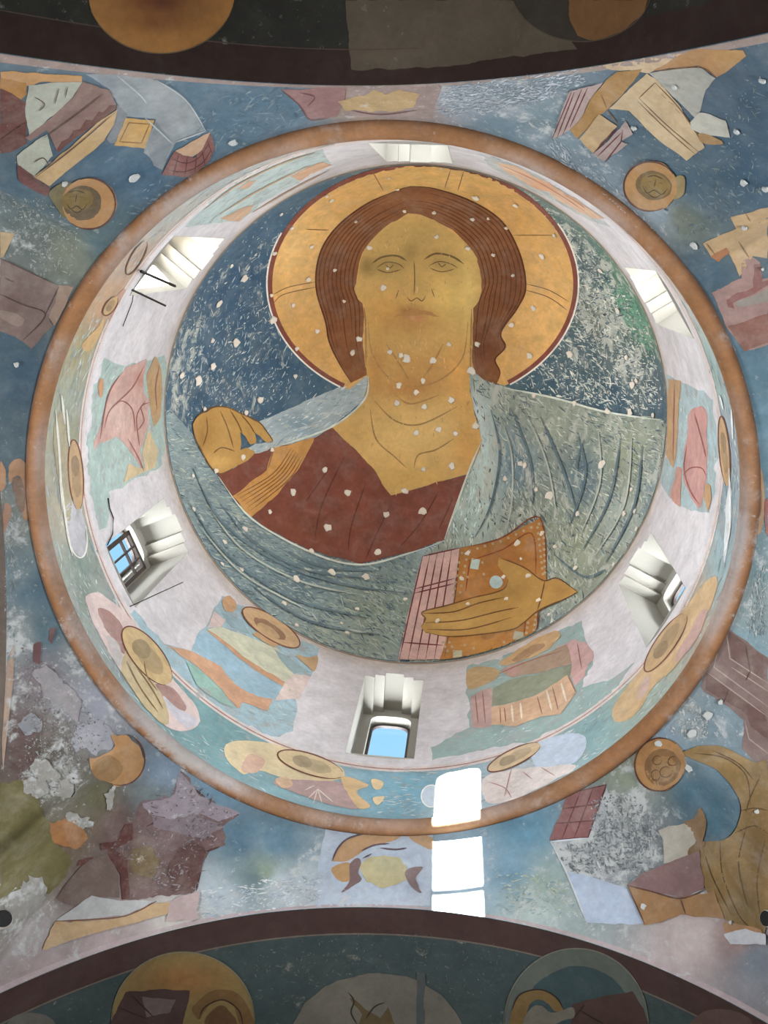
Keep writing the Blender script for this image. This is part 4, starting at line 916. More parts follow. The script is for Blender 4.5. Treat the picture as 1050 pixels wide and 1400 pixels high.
for i, (a0, a1) in enumerate(((100, 150), (150, 200), (200, 255), (255, 310), (-50, 5), (5, 60), (60, 92))):
    tang = lambda x, y: np.degrees(np.arctan2(x - 537, -(y - 650)))
    flecks('scratch_and_light_flecks', drum, 'drum', band_out(a0, a1), 330, 16, 2.0, tang, 12, [(200, 204, 200), (180, 196, 196), (150, 140, 130), (120, 150, 152)], 2, 40 + i, 'wall')
for i, (c, p) in enumerate(fields):
    flecks('scratch_and_light_flecks', drum, 'drum', p, 160, 10, 2.0, tang, 14, [(196, 204, 198), (176, 192, 186), (140, 168, 166)], 3, 60 + i, 'wall')

# ------------------------------------------------------------------ paintings on the pendentives
def NW(name, label, at, **k): return Fresco(name, label, at, 'pend', **k)
G_S = 'seated writers on the pendentives'
f = NW('seated_figure', 'haloed head and dark red robe beside rolled bolster, cloths and plank', (90, 210), group=G_S)
f.fill('bench_edge', (188, 140, 84), [(0, 97), (53, 99), (112, 103), (112, 113), (60, 112), (40, 117), (0, 108)], smooth=False, wear=.35)
f.fill('cushion', (170, 118, 50), [(0, 106), (35, 112), (37, 128), (26, 138), (14, 130), (0, 120)], smooth=False)
f.fill('robe', (104, 60, 52), [(0, 120), (16, 128), (36, 140), (37, 170), (36, 196), (18, 206), (0, 209)], smooth=False, wear=.35)
f.fill('cloth', (166, 168, 152), [(39, 117), (70, 112), (111, 111), (100, 133), (70, 160), (40, 187), (34, 153)], smooth=False, wear=.25)
f.fill('bolster', (136, 106, 98), [(112, 111), (149, 123), (158, 143), (118, 172), (77, 203), (70, 190), (64, 177), (40, 192), (34, 187), (70, 160), (100, 132)], smooth=False, wear=.15)
f.fill('fringe', (108, 66, 58), [(158, 142), (150, 142), (140, 152), (134, 150), (126, 162), (118, 162), (110, 174), (100, 176), (94, 188), (84, 192), (76, 203), (80, 206), (120, 176), (158, 148)], smooth=False)
f.fill('plank', (194, 158, 104), [(160, 147), (155, 170), (144, 191), (105, 222), (68, 254), (45, 241), (90, 204)], smooth=False, wear=.2)
f.fill('scroll', (170, 172, 154), [(23, 212), (40, 196), (64, 182), (72, 212), (58, 228), (45, 240), (24, 224)], smooth=False, wear=.2)
f.fill('edge_strip', (112, 68, 66), [(23, 224), (45, 241), (68, 256), (64, 268), (40, 256), (24, 244)], smooth=False)
f.fill('shoulder', (118, 106, 70), [(66, 262), (90, 248), (104, 258), (100, 290), (88, 296), (76, 282)], wear=.3)
hl = f.fill('halo', (180, 130, 72), ell(121, 277, 37, 36), smooth=False, wear=.15)
f.fill('hair', (104, 84, 58), ell(112, 276, 26, 24), smooth=False, wear=.2, parent=hl)
f.fill('head', (128, 104, 50), ell(105, 272, 22, 15, -8), smooth=False, wear=.25, parent=hl)
f.lines('outline', (92, 54, 44), [ell(121, 277, 36, 35, 0, 40, -110, 130)], 2.4, smooth=False, parent=hl)
f.lines('face_line', (74, 58, 34), [[(92, 262), (104, 259), (116, 263)], [(94, 268), (100, 267)], [(108, 267), (114, 269)], [(104, 264), (102, 275)], [(90, 276), (96, 284), (104, 280), (112, 285), (118, 277)], [(96, 284), (104, 289), (112, 285)]], 1.4, parent=hl)
f.lines('drawn_line', (96, 70, 62), [[(48, 240), (100, 200), (158, 150)], [(60, 186), (110, 150), (140, 126)], [(46, 130), (60, 140), (52, 150)], [(80, 118), (74, 140)], [(92, 116), (88, 132)], [(45, 220), (58, 214), (66, 224)], [(0, 190), (36, 165)], [(30, 232), (66, 260)]], 1.5)
f = NW('painted_building', 'pale grey facetted building with round tiled turret and ochre diamond panel', (220, 160))
f.fill('wall', (140, 148, 152), [(117, 100), (160, 102), (213, 108), (253, 135), (281, 178), (240, 193), (222, 231), (196, 208), (212, 163), (172, 158), (160, 140), (150, 122)], smooth=False, wear=.25, blobs=[(220, 130, 20, (156, 160, 164)), (230, 170, 20, (134, 140, 146)), (150, 112, 14, (130, 138, 146))])
f.fill('wall_facet', (124, 130, 138), [(160, 142), (174, 156), (160, 196), (150, 196), (145, 190), (155, 170)], smooth=False, wear=.2)
f.fill('wall_facet', (128, 136, 142), [(200, 200), (214, 165), (236, 196), (222, 232), (210, 226)], smooth=False, wear=.25)
f.fill('panel', (196, 152, 78), [(171, 161), (211, 164), (198, 202), (155, 199)], smooth=False, wear=.15)
f.lines('panel_line', (138, 96, 46), [[(176, 167), (204, 169), (193, 195), (163, 193)]], 1.5, closed=True, smooth=False)
f.fill('turret_wall', (190, 152, 118), [(239, 206), (262, 192), (287, 180), (276, 205), (262, 214), (250, 212)], smooth=False)
f.fill('turret_roof', (132, 82, 76), [(220, 238), (232, 218), (239, 206), (250, 212), (264, 214), (276, 204), (287, 181), (293, 200), (286, 220), (272, 232), (250, 242)], smooth=False)
f.lines('tile_line', (92, 50, 48), [[(226, 230), (250, 234), (276, 222), (290, 200)], [(234, 216), (254, 222), (272, 214), (287, 192)], [(236, 240), (244, 210)], [(252, 241), (256, 213)], [(266, 236), (268, 212)], [(280, 226), (276, 205)], [(290, 210), (283, 192)]], 1.3)
f.lines('edge_light', (176, 180, 180), [[(160, 102), (190, 128), (200, 140)], [(213, 108), (253, 135), (281, 178)], [(240, 193), (281, 178)], [(198, 160), (236, 196)]], 2.0, wear=.3)
f = NW('painted_building', 'brown purple coffer shaped building in the pendentive beside the worn blue ground', (45, 410))
f.fill('wall', (124, 102, 94), [(0, 352), (40, 370), (75, 388), (101, 392), (88, 420), (74, 444), (56, 462), (43, 476), (20, 460), (0, 453)], smooth=False, wear=.2, blobs=[(20, 420, 20, (110, 86, 80))])
f.fill('cornice_band', (150, 124, 106), [(80, 389), (101, 392), (88, 420), (74, 446), (66, 434), (76, 412)], smooth=False, wear=.2)
f.fill('niche', (136, 114, 102), [(0, 424), (26, 430), (33, 438), (26, 446), (0, 434)], wear=.2)
f.fill('post', (176, 148, 104), [(0, 317), (20, 319), (12, 336), (5, 351), (0, 352)], smooth=False)
f.lines('drawn_line', (84, 62, 58), [[(0, 402), (30, 416), (62, 430), (32, 464)], [(62, 430), (80, 392)], [(0, 353), (75, 388)], [(66, 434), (72, 444)], [(6, 380), (20, 386)]], 1.6)
# upper right
f = NW('seated_figure', 'ochre haloed head by a beige lectern, pale cloth and scroll', (900, 160), group=G_S)
f.fill('back_board', (200, 172, 134), [(792, 93), (860, 83), (930, 73), (970, 68), (940, 80), (887, 99), (860, 95), (816, 94)], smooth=False, wear=.2)
f.fill('seat', (176, 128, 74), [(893, 96), (920, 80), (950, 67), (1016, 68), (1020, 76), (1000, 92), (979, 106), (957, 90), (920, 92)], smooth=False, wear=.25, blobs=[(1000, 78, 20, (186, 140, 74))])
f.fill('cloth', (166, 164, 154), [(887, 99), (920, 94), (957, 90), (979, 106), (965, 122), (958, 150), (950, 160), (930, 140), (900, 112)], smooth=False, wear=.2)
f.fill('footstool', (168, 124, 60), [(807, 134), (826, 112), (844, 97), (879, 94), (856, 124), (830, 149), (812, 166), (790, 190), (779, 177), (798, 156)], smooth=False, wear=.15)
f.fill('lectern', (198, 170, 126), [(884, 99), (899, 108), (930, 145), (965, 200), (939, 220), (900, 190), (861, 151), (833, 147), (856, 126)], smooth=False, wear=.15)
f.lines('drawn_line', (122, 86, 52), [[(874, 133), (896, 112)], [(874, 133), (912, 170), (956, 207)], [(872, 137), (910, 174), (952, 211)], [(896, 112), (930, 148), (962, 196)], [(905, 128), (911, 134)], [(914, 138), (922, 142)], [(924, 148), (930, 154)], [(934, 152), (940, 150)], [(830, 149), (845, 168)], [(822, 128), (830, 147)], [(893, 97), (957, 91), (979, 106)]], 1.5)
f.fill('scroll', (182, 178, 164), [(944, 165), (956, 152), (975, 157), (993, 164), (999, 187), (980, 184), (965, 184), (946, 176)], smooth=False, wear=.2)
f.fill('hand', (164, 126, 76), [(956, 182), (966, 182), (985, 190), (988, 196), (968, 196), (958, 192)], wear=.1)
f.fill('box', (186, 154, 108), [(793, 189), (806, 172), (819, 154), (832, 162), (845, 172), (826, 190), (811, 209)], smooth=False, wear=.2)
f.fill('lined_cloth', (168, 146, 140), [(811, 209), (834, 190), (856, 164), (866, 182), (850, 192), (859, 196), (840, 210), (827, 220)], smooth=False, wear=.25)
f.fill('lined_cloth', (172, 148, 142), [(779, 124), (806, 117), (826, 112), (806, 134), (798, 156), (779, 177), (768, 184), (756, 189), (766, 156)], smooth=False, wear=.25)
f.lines('stripe', (112, 56, 60), [[(782, 124), (756, 187)], [(786, 124), (762, 187)], [(796, 120), (770, 183)], [(804, 118), (780, 172)], [(844, 174), (812, 208)], [(850, 180), (818, 212)], [(852, 176), (850, 192), (828, 220)]], 1.8, smooth=False)
f.fill('shoulder', (150, 128, 78), [(922, 242), (936, 240), (936, 262), (924, 272), (914, 264)], wear=.3)
hl = f.fill('halo', (180, 132, 74), ell(890, 253, 37, 35), smooth=False, wear=.15)
f.fill('hair', (122, 96, 56), ell(895, 252, 25, 20, 15), smooth=False, wear=.2, parent=hl)
f.fill('head', (140, 112, 56), ell(897, 252, 21, 16, 15), smooth=False, wear=.25, parent=hl)
f.lines('outline', (92, 54, 46), [ell(890, 253, 36, 34, 0, 40, 60, 330)], 2.4, smooth=False, parent=hl)
f.lines('face_line', (84, 64, 38), [[(886, 240), (896, 238), (908, 243)], [(888, 246), (893, 246)], [(902, 248), (908, 249)], [(898, 243), (896, 254)], [(880, 252), (886, 262), (896, 258), (906, 264), (914, 256)], [(886, 262), (896, 268), (906, 264)]], 1.4, parent=hl)
f = NW('painted_building', 'beige stepped tower with small orange bracket on the pendentive', (1020, 320))
f.fill('wall', (188, 154, 108), [(1050, 283), (1021, 291), (998, 296), (1005, 313), (984, 322), (962, 332), (972, 350), (993, 338), (1002, 356), (1012, 378), (1030, 350), (1050, 352)], smooth=False, wear=.15)
f.fill('bracket', (168, 110, 68), [(971, 350), (980, 344), (993, 338), (998, 346), (988, 352), (982, 358)], smooth=False)
f.lines('drawn_line', (140, 104, 66), [[(966, 332), (978, 348)], [(1010, 330), (1024, 352)], [(1020, 292), (1026, 302)]], 2)
f = NW('painted_building', 'rose brown building with curling scroll ornament on the pendentive', (1025, 430))
f.fill('wall', (158, 124, 116), [(974, 399), (1000, 386), (1014, 380), (1014, 356), (1028, 350), (1040, 360), (1042, 382), (1050, 380), (1050, 470), (1030, 478), (1019, 480), (995, 451)], smooth=False, wear=.15)
f.fill('lower_wall', (138, 92, 78), [(995, 446), (1020, 438), (1050, 428), (1050, 468), (1019, 480), (1004, 462)], smooth=False, wear=.15)
f.fill('scroll_ornament', (138, 90, 84), [(1030, 362), (1040, 362), (1042, 384), (1052, 382), (1050, 390), (1026, 404), (1002, 414), (1004, 422), (996, 420), (994, 410), (1004, 402), (1030, 392)], smooth=False)
f.fill('niche', (146, 136, 126), [(1006, 412), (1030, 404), (1050, 394), (1050, 412), (1010, 420)], smooth=False, wear=.3)
# lower right
f = NW('painted_building', 'purple brown gabled house with drawn panels on the lower pendentive', (1015, 950))
f.fill('wall', (128, 104, 98), [(992, 857), (1020, 876), (1050, 900), (1050, 1059), (1015, 1024), (1018, 985), (990, 962), (964, 947), (958, 938), (964, 917), (985, 873)], smooth=False, wear=.15, blobs=[(1030, 910, 24, (116, 88, 82))])
f.fill('panel', (112, 84, 78), [(996, 862), (1044, 898), (1044, 930), (1000, 902)], smooth=False)
f.fill('panel', (112, 82, 76), [(966, 918), (1044, 974), (1050, 990), (1050, 1010), (1026, 994), (1022, 978), (966, 942)], smooth=False)
f.lines('drawn_line', (164, 142, 132), [[(992, 857), (998, 900), (1050, 934)], [(964, 917), (1050, 980)], [(985, 873), (976, 912), (1050, 966)], [(1018, 985), (1024, 1010), (1050, 1030)], [(1000, 912), (1050, 945)]], 1.7, smooth=False)
f.lines('joint', (88, 62, 58), [[(1020, 884), (1026, 920)], [(996, 942), (990, 960)], [(1026, 916), (1020, 930)]], 1.5)
f = NW('seated_figure', 'seated figure in olive brown robe with ochre halo writing at a lectern', (960, 1120), group=G_S, base=8)
f.fill('robe', (134, 104, 54), [(930, 1032), (953, 1021), (980, 1020), (1006, 1028), (1030, 1042), (1050, 1056), (1050, 1256), (1031, 1276), (993, 1257), (966, 1218), (958, 1176), (962, 1151), (984, 1150), (1002, 1138), (1013, 1107), (1005, 1082), (988, 1060), (964, 1044)], wear=.15, step=3.5, blobs=[(1035, 1170, 20, (110, 82, 38), 70), (990, 1200, 24, (144, 112, 58), 40), (1000, 1040, 30, (150, 118, 64), 14), (1030, 1080, 16, (124, 96, 48), 30), (1020, 1240, 20, (122, 98, 56), 20)])
f.lines('fold_line', (90, 66, 30), [[(950, 1030), (990, 1036), (1020, 1060), (1026, 1100)], [(975, 1026), (1010, 1044), (1030, 1066)], [(1010, 1110), (1030, 1105), (1050, 1108)], [(1004, 1140), (1030, 1130), (1050, 1140)], [(962, 1160), (975, 1200), (1000, 1250)], [(985, 1152), (990, 1200), (1010, 1250), (1028, 1270)], [(1020, 1130), (1010, 1180), (1024, 1240)], [(1040, 1060), (1026, 1090), (1020, 1110)], [(1045, 1150), (1035, 1200), (1040, 1250)]], 1.9)
f.fill('page', (176, 168, 152), [(900, 1136), (920, 1129), (943, 1124), (955, 1148), (942, 1168), (925, 1176), (909, 1180), (908, 1150)], smooth=False, wear=.2)
f.fill('hand', (130, 96, 54), [(936, 1124), (950, 1118), (957, 1104), (966, 1122), (963, 1146), (955, 1152), (946, 1134)], wear=.1)
f.fill('hand', (124, 92, 50), [(942, 1162), (956, 1150), (966, 1152), (958, 1164), (944, 1172)], wear=.1)
f.fill('lectern_top', (132, 100, 98), [(858, 1210), (880, 1194), (909, 1182), (958, 1164), (964, 1214), (932, 1228), (890, 1218)], smooth=False, wear=.25)
f.fill('lectern_front', (156, 114, 68), [(858, 1212), (890, 1220), (931, 1229), (978, 1218), (990, 1256), (960, 1254), (930, 1250), (905, 1262), (882, 1264)], smooth=False, wear=.2)
f.lines('lectern_edge', (98, 60, 44), [[(858, 1211), (890, 1219), (931, 1229), (966, 1216)], [(931, 1229), (938, 1250)], [(858, 1210), (882, 1264)]], 2.0)
f.fill('foot', (168, 124, 84), [(990, 1262), (1020, 1266), (1044, 1272), (1030, 1282), (1000, 1280)], wear=.25)
f.fill('footrest', (190, 190, 196), [(990, 1278), (1020, 1270), (1050, 1276), (1050, 1292), (1000, 1292)], smooth=False, wear=.3)
hl = f.fill('halo', (168, 118, 58), ell(902, 1046, 34, 37, 10), smooth=False, wear=.15)
f.fill('hair', (130, 92, 46), ell(906, 1050, 24, 25), smooth=False, wear=.2, parent=hl)
f.fill('head', (150, 110, 58), ell(908, 1052, 16, 17), smooth=False, wear=.2, parent=hl)
f.lines('curl', (98, 66, 30), [ell(900, 1040, 6, 6, 0, 10), ell(912, 1056, 8, 7, 0, 10), ell(898, 1060, 6, 7, 0, 10), ell(920, 1042, 6, 6, 0, 10)], 1.4, parent=hl)
f.lines('outline', (84, 50, 36), [ell(902, 1046, 33, 36, 10, 40, 40, 300)], 2.3, smooth=False, parent=hl)
f = NW('painted_building', 'leaning pale blue tower with rose tiled roof on the lower pendentive', (800, 1160))
f.fill('wall', (146, 150, 154), [(753, 1151), (804, 1146), (829, 1076), (850, 1130), (858, 1205), (776, 1196)], smooth=False, wear=.85, mat='wall')
f.fill('lower_wall', (168, 182, 204), [(774, 1192), (800, 1196), (830, 1206), (857, 1213), (881, 1263), (840, 1264), (802, 1261)], smooth=False, wear=.25)
rf = f.fill('roof', (136, 88, 86), [(751, 1149), (764, 1116), (778, 1085), (829, 1073), (818, 1108), (804, 1145)], smooth=False, wear=.15)
f.lines('tile_line', (96, 52, 54), [[(751, 1149), (804, 1145), (829, 1073), (778, 1085)], [(760, 1126), (812, 1122)], [(769, 1106), (820, 1099)], [(768, 1148), (794, 1082)], [(785, 1147), (811, 1078)]], 1.8, smooth=False, parent=rf)
f.lines('edge_light', (190, 196, 200), [[(753, 1151), (776, 1196), (802, 1261)], [(804, 1146), (824, 1196)], [(753, 1151), (804, 1146)]], 2.4, wear=.3)
# lower left
f = NW('seated_figure', 'damaged purple brown figure with partly lost ochre halo at a white table', (200, 1150), group=G_S)
f.fill('robe', (112, 86, 84), rag([(248, 1054), (262, 1072), (274, 1088), (300, 1104), (328, 1113), (306, 1130), (309, 1156), (284, 1164), (274, 1190), (267, 1220), (220, 1226), (168, 1230), (172, 1200), (134, 1160), (160, 1140), (184, 1118), (192, 1096), (236, 1090)], 1.5, 4), smooth=False, wear=.35, step=8, blobs=[(250, 1100, 36, (140, 122, 132), 20), (190, 1180, 24, (106, 82, 60), 24), (250, 1180, 24, (92, 62, 58), 40), (230, 1140, 30, (112, 88, 88))])
f.lines('fold_line', (84, 52, 50), [[(200, 1130), (240, 1112), (272, 1104)], [(262, 1076), (280, 1090)], [(310, 1110), (326, 1114)], [(282, 1164), (300, 1158)], [(268, 1218), (276, 1180)]], 3)
f.fill('shawl', (146, 132, 142), rag([(246, 1056), (262, 1074), (276, 1090), (326, 1112), (300, 1124), (268, 1112), (236, 1120), (206, 1112), (196, 1098), (236, 1090)], 1.5, 44), smooth=False, wear=.5, mat='wall')
f.fill('shawl', (128, 112, 118), rag([(206, 1114), (236, 1122), (268, 1114), (300, 1126), (306, 1132), (280, 1148), (240, 1140), (212, 1130)], 1.5, 45), smooth=False, wear=.45, mat='wall')
f.fill('lining', (92, 60, 56), rag([(262, 1152), (282, 1162), (274, 1190), (266, 1218), (236, 1222), (228, 1190), (244, 1160)], 1.2, 46), smooth=False, wear=.35)
f.fill('olive_stain', (112, 92, 56), rag([(178, 1160), (206, 1152), (218, 1176), (206, 1200), (184, 1196)], 2, 47), smooth=False, wear=.4)
f.fill('chair_bar', (94, 52, 46), [(148, 1162), (156, 1160), (174, 1176), (177, 1228), (166, 1230), (164, 1196), (146, 1172)], smooth=False)
f.fill('chair_bar', (98, 56, 48), [(106, 1176), (128, 1172), (124, 1182), (104, 1184)], smooth=False)
f.fill('chair_bar', (94, 52, 46), [(136, 1154), (160, 1150), (172, 1128), (182, 1126), (182, 1148), (160, 1160), (138, 1162)], smooth=False)
f.fill('chair_back', (112, 92, 84), [(76, 1228), (110, 1184), (146, 1166), (162, 1196), (164, 1228), (128, 1226), (100, 1240)], smooth=False, wear=.2)
f.fill('cushion', (156, 102, 46), rag([(69, 1126), (90, 1122), (107, 1119), (118, 1140), (104, 1160), (74, 1153)], 2, 9), smooth=False, wear=.35)
f.fill('table_top', (172, 172, 172), [(76, 1260), (100, 1242), (126, 1225), (160, 1232), (212, 1232), (190, 1244), (171, 1252), (120, 1258)], smooth=False, wear=.2)
f.fill('table_front', (184, 150, 104), rag([(72, 1261), (120, 1260), (171, 1254), (212, 1236), (244, 1232), (229, 1250), (160, 1270), (91, 1288), (62, 1300), (57, 1298)], 1.5, 10), smooth=False, wear=.45)
f.fill('rose_patch', (176, 152, 150), rag([(232, 1234), (272, 1218), (270, 1256), (226, 1262)], 1.5, 12), smooth=False, wear=.4)
f.lines('table_edge', (118, 74, 50), [[(76, 1260), (120, 1258), (171, 1253), (214, 1233)]], 2)
hl = f.fill('halo', (176, 128, 74), rag([(151, 1003), (172, 1006), (188, 1020), (197, 1041), (192, 1060), (182, 1070), (160, 1075), (136, 1062), (123, 1050), (122, 1036), (150, 1030), (156, 1018)], .8, 13), smooth=False, wear=.2)
f.lines('outline', (98, 60, 46), [ell(162, 1038, 35, 36, 0, 40, -70, 110)], 2.0, smooth=False, parent=hl)
f.fill('head', (150, 112, 64), ell(146, 1052, 20, 18), smooth=False, wear=.3, parent=hl)
O = Fresco('x', None, (40, 1100), 'pend', parent=PEND['wall_southwest'])
O.fill('olive_patch', (104, 96, 50), rag([(0, 1069), (20, 1066), (36, 1066), (50, 1094), (69, 1126), (84, 1160), (100, 1180), (84, 1204), (66, 1220), (30, 1214), (0, 1228)], 1.6, 14), smooth=False, wear=.2)
O.fill('plaster_loss', (150, 150, 160), rag([(95, 1010), (110, 990), (140, 985), (156, 1008), (150, 1026), (130, 1030), (118, 1022), (100, 1030)], 2, 15), smooth=False, wear=.3)
O.fill('plaster_loss', (132, 134, 140), rag([(24, 990), (42, 976), (60, 986), (58, 1000), (36, 1004)], 1.5, 16), smooth=False, wear=.3)
O.fill('plaster_loss', (146, 140, 144), rag([(44, 920), (60, 905), (84, 925), (110, 960), (106, 990), (84, 970), (60, 950)], 2.5, 17), smooth=False, wear=.5)
O.fill('rose_remnant', (112, 76, 76), rag([(46, 880), (56, 876), (54, 906), (46, 904)], 1, 18), smooth=False, wear=.3)
O.fill('rose_remnant', (112, 76, 76), rag([(68, 860), (76, 858), (72, 880), (66, 876)], 1, 19), smooth=False, wear=.3)
for i, (x, y, rx, ry) in enumerate(((62, 1055, 20, 12), (52, 1075, 18, 14), (86, 1080, 12, 12), (42, 1225, 18, 26), (24, 1238, 14, 18), (150, 1090, 6, 14), (110, 1122, 22, 8))):
    O.fill('plaster_loss', (150, 146, 138), rag(ell(x, y, rx, ry, 20, 16), 3.2, 30 + i, 3), smooth=False, wear=.6, mat='wall')
flecks('flaking_and_light_flecks', PEND['wall_southwest'], 'pend', [(190, 1100), (250, 1060), (320, 1112), (290, 1160), (268, 1218), (180, 1226), (150, 1160)], 420, 8, 3, -20, 40, [(150, 138, 146), (84, 58, 56), (130, 108, 108)], 14, 79, 'wall')
wl = [(30, 880), (60, 900), (120, 960), (150, 1000), (120, 1040), (90, 1090), (40, 1080), (30, 1000)]
flecks('flaking_and_light_flecks', PEND['wall_southwest'], 'pend', wl, 900, 5, 3, 30, 60, [(160, 160, 160), (120, 96, 96), (140, 140, 136), (90, 74, 70)], 4, 80, 'wall')
flecks('flaking_and_light_flecks', PEND['wall_southwest'], 'pend', [(0, 700), (20, 700), (24, 900), (0, 930)], 260, 9, 3, 85, 20, [(176, 180, 176), (110, 130, 136)], 3, 81, 'wall')
flecks('flaking_and_light_flecks', PEND['wall_southwest'], 'pend', [(270, 1216), (440, 1192), (438, 1236), (268, 1258)], 420, 9, 3, -10, 20, [(200, 206, 212), (150, 170, 186), (216, 216, 212)], 3, 82, 'wall')  # pale flecks paint the wedge of light over the south arch
flecks('flaking_and_light_flecks', PEND['wall_southeast'], 'pend', [(810, 1090), (860, 1080), (900, 1130), (890, 1190), (780, 1195), (760, 1160), (806, 1150)], 900, 7, 3.4, 40, 60, [(180, 180, 178), (150, 154, 156), (100, 108, 112), (84, 92, 96)], 12, 83, 'wall')
flecks('flaking_and_light_flecks', PEND['wall_southeast'], 'pend', [(940, 950), (980, 990), (960, 1010), (910, 1010), (925, 980)], 200, 8, 3.4, 40, 50, [(186, 186, 180), (150, 156, 156)], 4, 84, 'wall')
flecks('flaking_and_light_flecks', PEND['wall_southeast'], 'pend', [(680, 1190), (770, 1200), (795, 1258), (675, 1244)], 320, 9, 3, -10, 30, [(190, 198, 196), (120, 156, 170), (170, 180, 150)], 4, 85, 'wall')
flecks('flaking_and_light_flecks', PEND['wall_southeast'], 'pend', [(1030, 790), (1046, 760), (1048, 880), (1020, 860)], 240, 9, 3, 80, 20, [(176, 178, 172), (110, 130, 136)], 4, 86, 'wall')
flecks('flaking_and_light_flecks', PEND['wall_northeast'], 'pend', [(608, 118), (790, 92), (800, 112), (760, 130), (690, 150), (600, 160)], 800, 11, 3, -12, 18, [(196, 200, 208), (170, 180, 190), (140, 156, 168)], 4, 87, 'wall')
flecks('flaking_and_light_flecks', PEND['wall_northeast'], 'pend', [(760, 190), (800, 215), (870, 280), (960, 400), (930, 370), (840, 290), (740, 200)], 420, 10, 3, 45, 20, [(190, 198, 206), (150, 168, 182)], 4, 88, 'wall')
flecks('flaking_and_light_flecks', PEND['wall_northeast'], 'pend', [(860, 150), (940, 220), (1040, 100), (1040, 280), (930, 330), (870, 200)], 420, 9, 3, 30, 50, [(104, 124, 136), (50, 78, 98), (130, 140, 140)], 1, 89, 'wall')
flecks('flaking_and_light_flecks', PEND['wall_northwest'], 'pend', [(0, 270), (60, 270), (110, 320), (100, 380), (30, 350)], 420, 6, 2.4, 60, 60, [(150, 154, 148), (110, 118, 112), (170, 168, 156)], 1, 90, 'wall')
flecks('flaking_and_light_flecks', PEND['wall_northwest'], 'pend', [(290, 120), (400, 120), (420, 165), (340, 190), (290, 240), (180, 330), (150, 300), (220, 240)], 420, 14, 3.4, -20, 30, [(104, 130, 144), (66, 98, 122), (124, 144, 154)], 1, 91, 'wall')
chips(PEND['wall_northwest'], 'pend', [(183, 243, 9), (318, 194, 8), (88, 250, 6), (22, 498, 5)], .0045, M_CHIP2)
chips(PEND['wall_northeast'], 'pend', [(1008, 178, 5), (1018, 248, 7), (1048, 257, 6), (1044, 108, 5), (868, 173, 4.5), (924, 117, 4.5), (1019, 310, 5), (950, 334, 8), (1043, 367, 3)], .006, M_CHIP2)
chips(PEND['wall_southeast'], 'pend', [(946, 1002, 8), (968, 978, 7), (985, 960, 5), (1000, 1262, 4), (940, 1052, 6), (900, 1018, 6), (880, 1240, 5), (1035, 1110, 4)], .006, M_CHIP2)

# crown pieces above the four arches
G_C = 'medallions over the arch crowns'
f = NW('crown_medallion', 'worn ochre medallion with curling locks beside the sunlit patch over the arch', (520, 1178), group=G_C)
f.fill('ground', (172, 184, 200), [(446, 1126), (500, 1134), (592, 1138), (588, 1238), (500, 1238), (430, 1240), (436, 1180)], smooth=False, wear=.4)
f.fill('halo_arc', (184, 142, 96), [(454, 1178), (462, 1160), (478, 1146), (500, 1140), (530, 1137), (550, 1139), (536, 1150), (506, 1158), (486, 1172), (470, 1178)], wear=.25)
f.fill('halo_arc', (184, 142, 88), [(453, 1188), (464, 1182), (478, 1180), (484, 1200), (470, 1206), (458, 1200)], wear=.25)
f.fill('halo_arc', (188, 148, 106), [(558, 1140), (575, 1140), (592, 1147), (590, 1162), (576, 1156), (564, 1150)], wear=.3)
f.fill('face', (182, 170, 124), rag([(492, 1186), (505, 1174), (526, 1169), (545, 1172), (558, 1184), (556, 1204), (540, 1211), (521, 1214), (500, 1208)], 1, 20), smooth=False, wear=.35, blobs=[(530, 1180, 16, (176, 172, 132), 8)])
f.fill('lock', (124, 98, 96), [(477, 1184), (486, 1174), (494, 1178), (490, 1194), (494, 1204), (480, 1214), (466, 1220), (478, 1204)], wear=.4)
f.fill('lock', (130, 106, 106), [(553, 1194), (566, 1186), (578, 1186), (568, 1200), (572, 1212), (576, 1222), (562, 1212)], wear=.45)
f.lines('hair_line', (96, 78, 84), [[(494, 1164), (512, 1156), (532, 1154)], [(520, 1160), (540, 1162), (556, 1160)], [(496, 1174), (508, 1168)], [(454, 1178), (462, 1160), (478, 1146), (510, 1138)]], 2.4)
f = NW('crown_medallion', 'faint yellow medallion between rose patches over the dark arch', (515, 138), group=G_C)
f.fill('ground', (150, 128, 122), [(474, 119), (540, 116), (606, 112), (596, 140), (590, 164), (540, 162), (470, 158)], smooth=False, wear=.4)
f.fill('rose_patch', (150, 108, 106), [(384, 122), (430, 120), (474, 118), (470, 140), (462, 158), (440, 162), (424, 163), (408, 142)], smooth=False, wear=.25)
f.fill('disc', (180, 148, 98), rag([(464, 138), (490, 129), (543, 124), (572, 128), (566, 146), (543, 152), (500, 152), (474, 150)], 2, 21), smooth=False, wear=.45)
f.lines('drawn_line', (112, 70, 70), [[(384, 122), (408, 142), (424, 163), (450, 160)], [(410, 126), (430, 132), (420, 145)], [(480, 150), (520, 156), (570, 150)]], 1.8)
f = NW('crown_medallion', 'orange arcs of a medallion over the side arch beside the worn grey wall', (20, 665), group=G_C)
f.fill('halo_arc', (180, 134, 96), [(12, 640), (18, 630), (28, 628), (38, 640), (42, 665), (40, 700), (34, 712), (30, 704), (34, 680), (30, 660), (24, 650), (14, 660)], wear=.3)
f.fill('head', (136, 106, 88), [(16, 656), (24, 652), (32, 664), (34, 690), (28, 700), (20, 680)], wear=.4)
f.fill('halo_arc', (186, 138, 98), [(0, 632), (6, 640), (8, 660), (2, 672), (0, 668)], wear=.3)
f.fill('robe', (176, 130, 104), [(5, 690), (15, 692), (13, 710), (8, 722), (5, 726)], wear=.4)
f = NW('crown_medallion', 'slim ochre medallion piece with rose robe over the side arch by the cornice', (1038, 680), group=G_C)
